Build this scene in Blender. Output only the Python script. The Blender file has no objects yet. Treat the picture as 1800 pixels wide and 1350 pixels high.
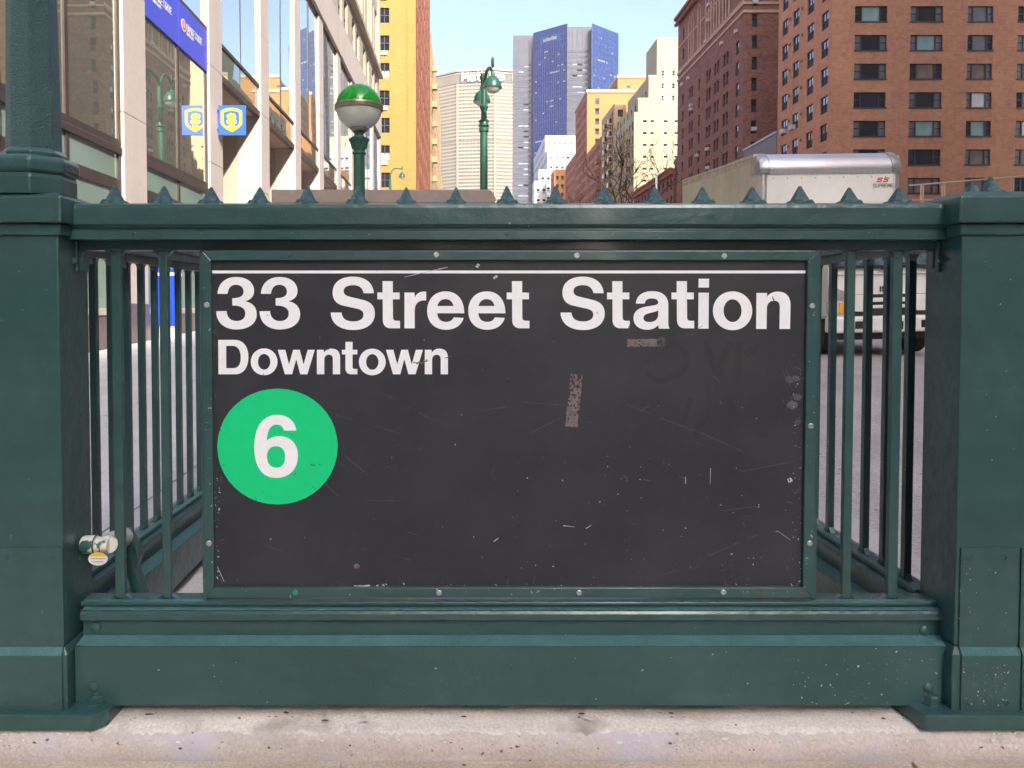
import bpy, math, random
from mathutils import Vector, Matrix
R = math.radians
random.seed(7)
sc = bpy.context.scene
COL = sc.collection

# ------------------------------------------------------------------ camera, sky, sun, exposure
F0, PX, PY, PITCH = 1350.0, 815.0, 582.4, R(1.8)
CAMZ = 1.0
cd = bpy.data.cameras.new('camera')
cam = bpy.data.objects.new('camera', cd)
COL.objects.link(cam)
cd.sensor_width = 36.0
cd.lens = 36.0 * F0 / 1800.0
cd.shift_x = (900.0 - PX) / 1800.0
cd.shift_y = -(675.0 - PY) / 1800.0
cd.clip_start = 0.05
cd.clip_end = 6000
cam.location = (0, 0, CAMZ)
cam.rotation_euler = (R(90) - PITCH, 0, 0)
sc.camera = cam

SUN = Vector((0.335, -0.779, 0.53)).normalized()      # direction towards the sun
world = bpy.data.worlds.new('World')
sc.world = world
world.use_nodes = True
wn = world.node_tree.nodes
wl = world.node_tree.links
bg = wn['Background']
sky = wn.new('ShaderNodeTexSky')
sky.sky_type = 'NISHITA'
sky.sun_disc = False
sky.sun_elevation = math.asin(SUN.z)
sky.sun_rotation = math.atan2(SUN.x, SUN.y)
sky.air_density = 0.52
sky.dust_density = 4.2
sky.ozone_density = 1.6
wtc = wn.new('ShaderNodeTexCoord')
wmp = wn.new('ShaderNodeMapping'); wmp.inputs['Scale'].default_value = (1.2, 2.2, 5.0); wmp.inputs['Rotation'].default_value = (0.3, 0.2, 0.6)
wnz = wn.new('ShaderNodeTexNoise'); wnz.inputs['Scale'].default_value = 1.6; wnz.inputs['Detail'].default_value = 7.0; wnz.inputs['Roughness'].default_value = 0.62
wmr = wn.new('ShaderNodeMapRange'); wmr.inputs['From Min'].default_value = 0.46; wmr.inputs['From Max'].default_value = 0.72; wmr.inputs['To Max'].default_value = 0.32
wmx = wn.new('ShaderNodeMix'); wmx.data_type = 'RGBA'; wmx.inputs[7].default_value = (1.9, 2.05, 2.3, 1)
wl.new(wtc.outputs['Generated'], wmp.inputs['Vector']); wl.new(wmp.outputs[0], wnz.inputs['Vector']); wl.new(wnz.outputs[0], wmr.inputs['Value'])
wl.new(wmr.outputs[0], wmx.inputs[0]); wl.new(sky.outputs['Color'], wmx.inputs[6])
wl.new(wmx.outputs[2], bg.inputs['Color'])
bg.inputs['Strength'].default_value = 0.15
sd = bpy.data.lights.new('sun', 'SUN')
sd.energy = 2.0
sd.angle = R(0.5)
sd.color = (1.0, 0.93, 0.80)
sun = bpy.data.objects.new('sun', sd)
sun.rotation_euler = SUN.to_track_quat('Z', 'Y').to_euler()
sun.location = (30, -60, 80)
COL.objects.link(sun)
sc.view_settings.view_transform = 'Standard'
sc.view_settings.look = 'None'
sc.view_settings.gamma = 1.0
sc.view_settings.use_curve_mapping = False
sc.view_settings.exposure = 2.1
sc.cycles.max_bounces = 6
sc.cycles.diffuse_bounces = 3
sc.cycles.glossy_bounces = 4
sc.cycles.transmission_bounces = 4
sc.cycles.caustics_reflective = False
sc.cycles.caustics_refractive = False

# ------------------------------------------------------------------ measuring helpers
_c, _s = math.cos(PITCH), math.sin(PITCH)
def ray(px, py):
    u = (px - PX) / F0
    v = -(py - PY) / F0
    return Vector((u, _c + v * _s, -_s + v * _c))
def at(px, py, Y):
    d = ray(px, py)
    return Vector((0, 0, CAMZ)) + d * (Y / d.y)
def FX(px, Y): return at(px, 600, Y).x
def FXB(px, Y, py=1190): return at(px, py, Y).x
def FZ(py, Y): return at(900, py, Y).z
def gz(y):                                   # the pavement climbs 4 % away from the camera
    return 0.04 * (max(-60.0, min(140.0, y)) - 1.7)

# ------------------------------------------------------------------ materials
def N(nt, typ, **kw):
    n = nt.nodes.new(typ)
    for k, v in kw.items():
        setattr(n, k, v)
    return n
def M(name, col, rough=0.6, var=0.12, vscale=2.0, bump=0.0, bscale=60.0, metal=0.0, brick=None, ior=1.5,
      speck=None, fine=0.0, fscale=40.0, streak=0.0, hstreak=0.0, tint=None, tscale=0.5, rvar=0.0, coat=0.0, emit=0.0, bump2=0.0, b2scale=4.0):
    m = bpy.data.materials.new(name)
    m.use_nodes = True
    nt = m.node_tree
    L = nt.links.new
    b = nt.nodes['Principled BSDF']
    b.inputs['Roughness'].default_value = rough
    b.inputs['Metallic'].default_value = metal
    b.inputs['IOR'].default_value = ior
    if coat:
        b.inputs['Coat Weight'].default_value = coat
        b.inputs['Coat Roughness'].default_value = 0.1
    tc = N(nt, 'ShaderNodeTexCoord')
    obj = tc.outputs['Object']
    rgb = N(nt, 'ShaderNodeRGB')
    rgb.outputs[0].default_value = (*col, 1)
    cur = rgb.outputs[0]
    hbump = None
    if brick:
        bw, bh, mcol, ms, c2 = brick
        sep = N(nt, 'ShaderNodeSeparateXYZ'); L(obj, sep.inputs[0])
        cmb = N(nt, 'ShaderNodeCombineXYZ'); L(sep.outputs['X'], cmb.inputs['X']); L(sep.outputs['Z'], cmb.inputs['Y'])
        bt = N(nt, 'ShaderNodeTexBrick')
        L(cmb.outputs[0], bt.inputs['Vector'])
        bt.inputs['Scale'].default_value = 1.0
        bt.inputs['Brick Width'].default_value = bw
        bt.inputs['Row Height'].default_value = bh
        bt.inputs['Mortar Size'].default_value = ms
        bt.inputs['Mortar Smooth'].default_value = 0.3
        bt.inputs['Color1'].default_value = (*col, 1)
        bt.inputs['Color2'].default_value = (*c2, 1)
        bt.inputs['Mortar'].default_value = (*mcol, 1)
        cur = bt.outputs['Color']
        hbump = bt.outputs['Fac']
    def mulnoise(cur, scale, amt, detail=4.0, stretch=None):
        src = obj
        if stretch:
            mp = N(nt, 'ShaderNodeMapping'); L(obj, mp.inputs['Vector']); mp.inputs['Scale'].default_value = stretch
            src = mp.outputs[0]
        nz = N(nt, 'ShaderNodeTexNoise'); L(src, nz.inputs['Vector'])
        nz.inputs['Scale'].default_value = scale; nz.inputs['Detail'].default_value = detail
        mr = N(nt, 'ShaderNodeMapRange'); L(nz.outputs[0], mr.inputs['Value'])
        mr.inputs['From Min'].default_value = 0.25; mr.inputs['From Max'].default_value = 0.75
        mr.inputs['To Min'].default_value = 1 - amt; mr.inputs['To Max'].default_value = 1 + amt
        mx = N(nt, 'ShaderNodeVectorMath', operation='MULTIPLY'); L(cur, mx.inputs[0]); L(mr.outputs[0], mx.inputs[1])
        return mx.outputs[0]
    if var: cur = mulnoise(cur, vscale, var)
    if fine: cur = mulnoise(cur, fscale, fine, 6.0)
    if streak: cur = mulnoise(cur, 3.0, streak, 4.0, (1.0, 1.0, 0.08))
    if hstreak: cur = mulnoise(cur, 22.0, hstreak, 5.0, (0.12, 1.0, 1.0))
    if tint:
        tcol, lo, hi = tint
        nz = N(nt, 'ShaderNodeTexNoise'); L(obj, nz.inputs['Vector'])
        nz.inputs['Scale'].default_value = tscale; nz.inputs['Detail'].default_value = 5.0
        mr = N(nt, 'ShaderNodeMapRange'); L(nz.outputs[0], mr.inputs['Value'])
        mr.inputs['From Min'].default_value = lo; mr.inputs['From Max'].default_value = hi
        mx = N(nt, 'ShaderNodeMix', data_type='RGBA')
        L(mr.outputs[0], mx.inputs[0]); L(cur, mx.inputs[6]); mx.inputs[7].default_value = (*tcol, 1)
        cur = mx.outputs[2]
    if speck:
        scol, scale, thr = speck
        nz = N(nt, 'ShaderNodeTexNoise'); L(obj, nz.inputs['Vector'])
        nz.inputs['Scale'].default_value = scale; nz.inputs['Detail'].default_value = 3.0
        mr = N(nt, 'ShaderNodeMapRange'); L(nz.outputs[0], mr.inputs['Value'])
        mr.inputs['From Min'].default_value = thr; mr.inputs['From Max'].default_value = thr + 0.03
        mx = N(nt, 'ShaderNodeMix', data_type='RGBA')
        L(mr.outputs[0], mx.inputs[0]); L(cur, mx.inputs[6]); mx.inputs[7].default_value = (*scol, 1)
        cur = mx.outputs[2]
    L(cur, b.inputs['Base Color'])
    if emit:
        L(cur, b.inputs['Emission Color']); b.inputs['Emission Strength'].default_value = emit
    if rvar:
        nz = N(nt, 'ShaderNodeTexNoise'); L(obj, nz.inputs['Vector']); nz.inputs['Scale'].default_value = 9.0
        nz.inputs['Detail'].default_value = 5.0
        mr = N(nt, 'ShaderNodeMapRange'); L(nz.outputs[0], mr.inputs['Value'])
        mr.inputs['From Min'].default_value = 0.3; mr.inputs['From Max'].default_value = 0.7
        mr.inputs['To Min'].default_value = max(0.02, rough - rvar); mr.inputs['To Max'].default_value = rough + rvar
        L(mr.outputs[0], b.inputs['Roughness'])
    norm = None
    if bump:
        nz = N(nt, 'ShaderNodeTexNoise'); L(obj, nz.inputs['Vector']); nz.inputs['Scale'].default_value = bscale
        nz.inputs['Detail'].default_value = 3.0
        bp = N(nt, 'ShaderNodeBump'); bp.inputs['Strength'].default_value = bump; bp.inputs['Distance'].default_value = 0.01
        L(nz.outputs[0], bp.inputs['Height']); norm = bp.outputs[0]
    if bump2:
        nz = N(nt, 'ShaderNodeTexNoise'); L(obj, nz.inputs['Vector']); nz.inputs['Scale'].default_value = b2scale
        nz.inputs['Detail'].default_value = 2.0
        bp = N(nt, 'ShaderNodeBump'); bp.inputs['Strength'].default_value = bump2; bp.inputs['Distance'].default_value = 0.05
        L(nz.outputs[0], bp.inputs['Height'])
        if norm: L(norm, bp.inputs['Normal'])
        norm = bp.outputs[0]
    if hbump is not None:
        bp = N(nt, 'ShaderNodeBump'); bp.inputs['Strength'].default_value = 0.4; bp.inputs['Distance'].default_value = 0.01
        bp.invert = True
        L(hbump, bp.inputs['Height'])
        if norm: L(norm, bp.inputs['Normal'])
        norm = bp.outputs[0]
    if norm: L(norm, b.inputs['Normal'])
    return m

GREEN = M('green_paint', (0.031, 0.084, 0.083), 0.30, 0.16, 3.0, bump=0.10, bscale=150, speck=((0.30, 0.42, 0.40), 62, 0.765),
          fine=0.10, fscale=25, tint=((0.023, 0.077, 0.073), 0.48, 0.72), tscale=3.5, streak=0.12, hstreak=0.10, bump2=0.10, b2scale=16, coat=0.25)
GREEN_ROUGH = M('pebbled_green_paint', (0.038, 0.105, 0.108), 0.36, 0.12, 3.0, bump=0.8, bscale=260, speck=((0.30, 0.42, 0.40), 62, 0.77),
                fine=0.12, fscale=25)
GREEN_SKYLIT = M('painted_skylight_green', (0.075, 0.21, 0.215), 0.36, 0.15, 6.0, bump=0.8, bscale=260, fine=0.15, fscale=30)  # ledge copy of the green, skylight brightness painted into the colour
GREEN_SPIKE = M('dull_teal_spike_paint', (0.030, 0.088, 0.105), 0.6, 0.25, 30, bump=0.3, bscale=120, fine=0.15, fscale=60, bump2=0.3, b2scale=45)
GREEN_LAMP = M('lamp_green_paint', (0.022, 0.1, 0.068), 0.35, 0.15, 4.0, bump=0.05, bscale=80)
BOARD = M('black_enamel', (0.0205, 0.0245, 0.0315), 0.42, 0.14, 2.5, bump=0.05, bscale=220, fine=0.10, fscale=30,
          tint=((0.031, 0.035, 0.043), 0.42, 0.72), tscale=5.0, speck=((0.009, 0.009, 0.010), 75, 0.72))
WHITE_V = M('white_vinyl', (0.86, 0.9, 0.93), 0.45, 0.03, 8, fine=0.03, fscale=60)
GREEN_V = M('green_vinyl', (0.0, 0.62, 0.225), 0.42, 0.04, 6, fine=0.03, fscale=40)
FLECK = M('pale_scratch', (0.55, 0.54, 0.54), 0.7, 0.2, 50)
FAINT = M('grey_scratch', (0.085, 0.082, 0.088), 0.7, 0.3, 40)
RESIDUE = M('sticker_residue', (0.17, 0.145, 0.14), 0.9, 0.3, 90, fine=0.35, fscale=200)
SMUDGE = M('dark_smudge', (0.0245, 0.0245, 0.0285), 0.5, 0.2, 20)
SCREW_G = M('teal_painted_screw', (0.03, 0.25, 0.16), 0.4, 0.1, 50)
RUST = M('rust_mark', (0.22, 0.085, 0.035), 0.9, 0.4, 60)
STEEL = M('screw_steel', (0.55, 0.54, 0.50), 0.38, 0.2, 200, metal=0.8)
DARK = M('dark_recess', (0.01, 0.012, 0.012), 0.6, 0)
CONC = M('worn_concrete', (0.46, 0.425, 0.39), 0.9, 0.16, 3.0, bump=0.55, bscale=55, fine=0.20, fscale=60, tint=((0.55, 0.53, 0.53), 0.48, 0.66), tscale=2.5,
         speck=((0.12, 0.09, 0.07), 45, 0.70), bump2=0.25, b2scale=9)
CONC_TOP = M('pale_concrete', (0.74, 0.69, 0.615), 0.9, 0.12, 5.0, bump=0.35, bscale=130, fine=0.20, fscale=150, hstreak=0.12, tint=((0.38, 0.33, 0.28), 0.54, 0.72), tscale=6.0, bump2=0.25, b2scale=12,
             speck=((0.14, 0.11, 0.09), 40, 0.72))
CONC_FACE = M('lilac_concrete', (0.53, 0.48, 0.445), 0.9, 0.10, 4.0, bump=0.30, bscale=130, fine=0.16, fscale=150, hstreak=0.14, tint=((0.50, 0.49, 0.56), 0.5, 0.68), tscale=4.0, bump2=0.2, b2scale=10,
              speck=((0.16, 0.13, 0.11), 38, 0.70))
CONC_TAN = M('tan_pavement', (0.52, 0.45, 0.35), 0.9, 0.18, 4.0, bump=0.5, bscale=110, fine=0.26, fscale=140, hstreak=0.12, tint=((0.34, 0.24, 0.12), 0.52, 0.74), tscale=3.0,
             speck=((0.13, 0.10, 0.08), 40, 0.68), bump2=0.2, b2scale=10)
PAVE = M('pavement_slab', (0.5, 0.49, 0.49), 0.9, 0.10, 2.0, bump=0.3, bscale=70, fine=0.14, fscale=50)
ASPHALT = M('asphalt', (0.34, 0.31, 0.3), 0.92, 0.15, 1.0, bump=0.5, bscale=90, fine=0.35, fscale=60, speck=((0.05, 0.045, 0.04), 30, 0.68))
ASPHALT_D = M('dark_asphalt', (0.06, 0.058, 0.056), 0.9, 0.2, 1.0, fine=0.3, fscale=50)
KERB = M('granite_kerb', (0.34, 0.32, 0.31), 0.8, 0.15, 4, fine=0.2, fscale=80)
STONE = M('pink_limestone', (0.52, 0.455, 0.42), 0.7, 0.05, 0.8, fine=0.06, fscale=12, streak=0.05)
CREAM = M('cream_panel', (0.46, 0.4, 0.32), 0.7, 0.05, 0.8, fine=0.04, fscale=10)
OLDSTONE = M('old_limestone', (0.4, 0.345, 0.27), 0.8, 0.15, 0.9, fine=0.15, fscale=6, streak=0.12)
GRANITE = M('brown_granite', (0.15, 0.11, 0.10), 0.4, 0.15, 6, fine=0.2, fscale=80)
BRONZE = M('bronze_frame', (0.075, 0.055, 0.05), 0.45, 0.15, 4, metal=0.3)
SOFFIT = M('brown_soffit', (0.36, 0.24, 0.18), 0.8, 0.08, 2)
def glassmat(name, col, spec, rough=0.015, wob=0.02, metal=0.0):
    return M(name, col, rough, 0.0, ior=spec, bump2=wob, b2scale=0.7, metal=metal)
GLASS = glassmat('tinted_facade_glass', (0.64, 0.70, 0.60), 1.8, metal=0.85)
GLASS_SP = glassmat('green_spandrel_glass', (0.28, 0.34, 0.27), 1.8, metal=0.7)
GLASS_LOW = M('shop_window_glass', (0.22, 0.30, 0.26), 0.03, 0.15, 0.5, ior=1.9, bump2=0.01, b2scale=0.7)
WGLASS = M('window_glass', (0.018, 0.02, 0.024), 0.05, 0.4, 0.4, ior=1.7, bump2=0.02, b2scale=1.0)
WGLASS2 = M('reflecting_window_glass', (0.03, 0.03, 0.035), 0.02, 0.0, ior=2.6, bump2=0.02, b2scale=1.2)
WSCREEN = M('insect_screen', (0.03, 0.03, 0.035), 0.7, 0.2, 0.5)
CURT = [M('teal_blind', (0.22, 0.33, 0.30), 0.5, 0.2, 0.8), M('white_blind', (0.60, 0.58, 0.54), 0.6, 0.12, 1.0),
        M('tan_curtain', (0.17, 0.11, 0.075), 0.6, 0.3, 1.5), M('grey_blind', (0.14, 0.14, 0.15), 0.5, 0.25, 0.7)]
WFRAME = M('dark_window_frame', (0.045, 0.042, 0.04), 0.5, 0.2, 2)
WFRAME_W = M('pale_window_frame', (0.55, 0.52, 0.46), 0.6, 0.1, 2)
BRICK_O = M('orange_brick', (0.51, 0.24, 0.13), 0.9, 0.09, 0.35, brick=(0.40, 0.135, (0.50, 0.29, 0.18), 0.012, (0.46, 0.195, 0.095)), fine=0.16, fscale=1.8, streak=0.05, tint=((0.56, 0.31, 0.175), 0.55, 0.8), tscale=0.25)
BRICK_B = M('dark_brown_brick', (0.3, 0.125, 0.08), 0.9, 0.18, 0.4, brick=(0.5, 0.16, (0.22, 0.13, 0.10), 0.02, (0.18, 0.075, 0.05)), fine=0.25, fscale=2.0)
BRICK_Y = M('yellow_brick', (0.36, 0.2, 0.05), 0.9, 0.07, 0.3, brick=(0.4, 0.135, (0.35, 0.22, 0.085), 0.012, (0.33, 0.165, 0.038)), fine=0.09, fscale=2.0)
BRICK_R = M('red_brick', (0.36, 0.125, 0.06), 0.9, 0.15, 0.3, brick=(0.6, 0.2, (0.30, 0.15, 0.10), 0.02, (0.28, 0.085, 0.04)), fine=0.18, fscale=1.4)
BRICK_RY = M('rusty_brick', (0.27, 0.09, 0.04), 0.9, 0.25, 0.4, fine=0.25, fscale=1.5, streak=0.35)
BRICK_OR = M('bright_orange_brick', (0.33, 0.145, 0.05), 0.9, 0.08, 0.2, fine=0.08, fscale=1.0)
CREAM_B = M('cream_brick', (0.37, 0.305, 0.19), 0.9, 0.06, 0.2, fine=0.06, fscale=1.0)
TAN_B = M('tan_brick', (0.4, 0.27, 0.14), 0.9, 0.12, 0.2, fine=0.12, fscale=1.0)
GREY_ST = M('grey_stucco', (0.22, 0.21, 0.20), 0.9, 0.15, 0.4, fine=0.1, fscale=3)
TRIM = M('pale_stone_trim', (0.48, 0.32, 0.22), 0.8, 0.15, 1.0)
TRIM_W = M('white_stone_trim', (0.38, 0.33, 0.26), 0.8, 0.08, 1.0)
OFFICE = M('white_office_stone', (0.38, 0.375, 0.35), 0.7, 0.05, 0.1)
OFFICE_G = M('grey_office_stone', (0.40, 0.39, 0.40), 0.7, 0.08, 0.1)
METC = M('tower_concrete', (0.225, 0.2, 0.145), 0.8, 0.04, 0.05)
METW = M('tower_window_band', (0.028, 0.026, 0.024), 0.5, 0.45, 0.05, fine=0.3, fscale=0.3)
BLUEG = M('blue_curtain_wall', (0.008, 0.014, 0.085), 0.22, 0.16, 0.03, ior=1.6, fine=0.12, fscale=0.12)
BLUEG2 = M('lighter_blue_curtain_wall', (0.011, 0.032, 0.12), 0.22, 0.12, 0.03, ior=1.7, fine=0.10, fscale=0.12)
GREYG = M('grey_curtain_wall', (0.05, 0.052, 0.068), 0.12, 0.12, 0.05, ior=1.3, fine=0.15, fscale=0.2)
GREYL = M('pale_grey_spandrel', (0.075, 0.077, 0.095), 0.8, 0.15, 0.1, ior=1.2)
LINE_B = M('blue_mullion', (0.014, 0.022, 0.1), 0.4, 0.0)
LIT = M('pale_office_blind', (0.16, 0.18, 0.22), 0.6, 0.3, 0.5)
BANNER = M('blue_vinyl_banner', (0.055, 0.075, 0.62), 0.35, 0.04, 1.0)
SIGNBLUE = M('blade_sign_blue', (0.035, 0.13, 0.72), 0.35, 0.03, 1.0)
YELLOW = M('yellow_print', (0.78, 0.5, 0.02), 0.4, 0.03, 1.0)
REDP = M('red_print', (0.65, 0.07, 0.04), 0.5, 0.05, 1.0)
WHITEP = M('white_print', (0.80, 0.80, 0.80), 0.5, 0.02, 1.0)
BLACKP = M('black_print', (0.02, 0.02, 0.02), 0.5, 0.0)
TRUCKW = M('white_truck_paint', (0.72, 0.73, 0.69), 0.35, 0.05, 1.2, fine=0.04, fscale=8)
TRUCKS = M('grimy_truck_side', (0.58, 0.58, 0.46), 0.45, 0.10, 1.0, fine=0.06, fscale=6, streak=0.12)
SILVER = M('brushed_aluminium', (0.62, 0.61, 0.64), 0.32, 0.10, 3.0, metal=0.75)
GALV = M('dull_metal_cap', (0.38, 0.38, 0.40), 0.42, 0.25, 8, metal=0.7, bump2=0.3, b2scale=9)
RUBBER = M('black_rubber', (0.022, 0.022, 0.022), 0.8, 0.2, 5)
BLACKPL = M('black_plastic', (0.018, 0.018, 0.02), 0.5, 0.1, 3)
WSHIELD = M('windscreen_glass', (0.05, 0.11, 0.15), 0.03, 0.5, 4.0, ior=2.6)
AMBER = M('amber_lens', (0.85, 0.38, 0.03), 0.2, 0.1, 5, ior=1.6)
LENS = M('headlamp_lens', (0.55, 0.55, 0.52), 0.12, 0.2, 12, ior=1.6)
BARK = M('grey_bark', (0.10, 0.065, 0.045), 0.9, 0.3, 3)
GLOBE_G = M('green_globe_glass', (0.012, 0.3, 0.025), 0.12, 0.08, 3.0, ior=1.5)
GLOBE_W = M('milk_globe_glass', (0.55, 0.60, 0.54), 0.22, 0.06, 4.0, speck=((0.3, 0.32, 0.28), 22, 0.72))
BAND_M = M('globe_band_metal', (0.30, 0.25, 0.20), 0.4, 0.2, 12, metal=0.6)
ROOF_K = M('brown_kiosk_roof', (0.27, 0.225, 0.20), 0.7, 0.10, 1.5, fine=0.08, fscale=12)
KIOSK_B = M('grey_kiosk_wall', (0.25, 0.25, 0.25), 0.6, 0.1, 2)
PIPE_W = M('flaking_white_pipe_paint', (0.62, 0.64, 0.58), 0.25, 0.10, 8, tint=((0.03, 0.11, 0.09), 0.56, 0.585), tscale=16, bump=0.1, bscale=90)
TAG = M('white_tag', (0.75, 0.74, 0.70), 0.5, 0.03, 10)
RAILP = M('cream_pipe_rail', (0.72, 0.52, 0.33), 0.6, 0.1, 2)
ACM = M('air_conditioner_case', (0.50, 0.48, 0.44), 0.6, 0.1, 4)
BLUEBOX = M('blue_box_paint', (0.01, 0.06, 0.75), 0.4, 0.05, 2)

# ------------------------------------------------------------------ mesh builder
class MB:
    def __init__(s): s.v = []; s.f = []; s.m = []
    def add(s, vs, fs, mi=0):
        n = len(s.v); s.v += [tuple(p) for p in vs]
        for f in fs: s.f.append(tuple(i + n for i in f)); s.m.append(mi)
    def box(s, x0, x1, y0, y1, z0, z1, mi=0):
        s.add([(x0,y0,z0),(x1,y0,z0),(x1,y1,z0),(x0,y1,z0),(x0,y0,z1),(x1,y0,z1),(x1,y1,z1),(x0,y1,z1)],
              [(0,3,2,1),(4,5,6,7),(0,1,5,4),(1,2,6,5),(2,3,7,6),(3,0,4,7)], mi)
    def quad(s, a, b, c, d, mi=0): s.add([a,b,c,d], [(0,1,2,3)], mi)
    def loft(s, rings, mi=0, caps=True, closed=True):
        n = len(rings[0]); vs = [p for r in rings for p in r]; fs = []
        for k in range(len(rings)-1):
            for i in range(n if closed else n-1):
                j = (i+1) % n
                fs.append((k*n+i, k*n+j, (k+1)*n+j, (k+1)*n+i))
        if caps:
            fs.append(tuple(range(n-1,-1,-1))); fs.append(tuple((len(rings)-1)*n+i for i in range(n)))
        s.add(vs, fs, mi)
    def lathe(s, prof, cx=0, cy=0, cz=0, n=24, mi=0, axis='Z', rot=0.0):
        rings = []
        for r, h in prof:
            ring = []
            for i in range(n):
                a = rot + 2*math.pi*i/n
                p = (r*math.cos(a), r*math.sin(a), h)
                if axis == 'Y': p = (p[0], -p[2], p[1])      # h points to -Y (towards the camera)
                if axis == 'X': p = (p[2], p[0], p[1])
                ring.append((p[0]+cx, p[1]+cy, p[2]+cz))
            rings.append(ring)
        s.loft(rings, mi)
    def tube(s, pts, rad, n=8, mi=0):
        pts = [Vector(p) for p in pts]; rings = []
        for i, p in enumerate(pts):
            d = (pts[min(i+1, len(pts)-1)] - pts[max(i-1, 0)]).normalized()
            a = d.orthogonal().normalized() if i == 0 else (pa - d*pa.dot(d)).normalized()
            pa = a; b = d.cross(a)
            r = rad[i] if isinstance(rad, (list, tuple)) else rad
            rings.append([p + (a*math.cos(2*math.pi*k/n) + b*math.sin(2*math.pi*k/n))*r for k in range(n)])
        s.loft(rings, mi)
    def pyramid(s, cx, cy, z0, h, hx, hy, mi=0, tip=0.0):
        s.loft([[(cx-hx,cy-hy,z0),(cx+hx,cy-hy,z0),(cx+hx,cy+hy,z0),(cx-hx,cy+hy,z0)],
                [(cx-tip,cy-tip,z0+h),(cx+tip,cy-tip,z0+h),(cx+tip,cy+tip,z0+h),(cx-tip,cy+tip,z0+h)]], mi)
    def mesh(s, name, mats, smooth=False):
        me = bpy.data.meshes.new(name)
        me.from_pydata(s.v, [], s.f)
        for m in (mats if isinstance(mats, (list, tuple)) else [mats]): me.materials.append(m)
        if any(s.m): me.polygons.foreach_set('material_index', s.m)
        me.validate(); me.update()
        if smooth:
            me.polygons.foreach_set('use_smooth', [True]*len(me.polygons))
            try: me.set_sharp_from_angle(angle=R(35))
            except Exception: pass
        return me
def tag(o, label=None, cat=None, group=None, kind=None):
    if label: o['label'] = label
    if cat: o['category'] = cat
    if group: o['group'] = group
    if kind: o['kind'] = kind
    return o
def link(name, data, parent=None, loc=(0,0,0), rz=0.0, rx=0.0, ry=0.0):
    o = bpy.data.objects.new(name, data); COL.objects.link(o)
    o.location = loc; o.rotation_euler = (rx, ry, rz)
    if parent: o.parent = parent
    return o
def obj(name, mb, mats, parent=None, smooth=False, bevel=0.0, loc=(0,0,0), rz=0.0, seg=2):
    o = link(name, mb.mesh(name, mats, smooth), parent, loc, rz)
    if bevel:
        b = o.modifiers.new('edge', 'BEVEL'); b.width = bevel; b.segments = seg; b.limit_method = 'ANGLE'; b.angle_limit = R(25)
        b.harden_normals = False
    return o
def thing(name, label, cat, loc=(0,0,0), rz=0.0, group=None):
    return tag(link(name, None, None, loc, rz), label, cat, group)
def boxobj(name, b, mat_, parent=None, bevel=0.0):
    m = MB(); m.box(*b); return obj(name, m, mat_, parent, bevel=bevel)

# outlines: 'M x y L x y C ... Z' -> filled flat letter with thickness
def contour(path, tf, n=10):
    out = []; cur = []; t = path.split(); i = 0; p = None
    while i < len(t):
        c = t[i]; i += 1
        if c == 'M':
            if cur: out.append(cur)
            p = (float(t[i]), float(t[i+1])); i += 2; cur = [p]
        elif c == 'L':
            p = (float(t[i]), float(t[i+1])); i += 2; cur.append(p)
        elif c == 'C':
            a = (float(t[i]), float(t[i+1])); b = (float(t[i+2]), float(t[i+3])); d = (float(t[i+4]), float(t[i+5])); i += 6
            for k in range(1, n+1):
                u = k/n; w = 1-u
                cur.append(tuple(w**3*p[q]+3*w*w*u*a[q]+3*w*u*u*b[q]+u**3*d[q] for q in (0,1)))
            p = d
    if cur: out.append(cur)
    res = []
    for c in out:
        if math.dist(c[0], c[-1]) < 1e-6: c = c[:-1]
        res.append([tf(*q) for q in c])
    return res
def ell(cx, cy, rx, ry):
    k = 0.56
    return (f'M {cx} {cy-ry} C {cx+k*rx} {cy-ry} {cx+rx} {cy-k*ry} {cx+rx} {cy} C {cx+rx} {cy+k*ry} {cx+k*rx} {cy+ry} {cx} {cy+ry} '
            f'C {cx-k*rx} {cy+ry} {cx-rx} {cy+k*ry} {cx-rx} {cy} C {cx-rx} {cy-k*ry} {cx-k*rx} {cy-ry} {cx} {cy-ry} Z ')
from mathutils.geometry import tessellate_polygon
def flat_letter(name, contours, y, thick, mat_, parent):
    """contours are lists of (x, z); a thin plate standing at depth y, facing the camera"""
    pts = [[Vector((a, b, 0)) for a, b in c] for c in contours]
    tris = tessellate_polygon(pts)
    fl = [p for c in pts for p in c]
    m = MB(); n = len(fl)
    m.v = [(p.x, y, p.y) for p in fl] + [(p.x, y+thick, p.y) for p in fl]
    for t in tris:
        a, b, c = (fl[i] for i in t)
        cr = (b-a).cross(c-a).z
        m.f.append(tuple(t) if cr > 0 else tuple(reversed(t))); m.m.append(0)
    k = 0
    for c in pts:
        L = len(c)
        for i in range(L):
            j = (i+1) % L
            m.f.append((k+i, k+j, n+k+j, n+k+i)); m.m.append(0)
        k += L
    return obj(name, m, mat_, parent)

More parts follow.
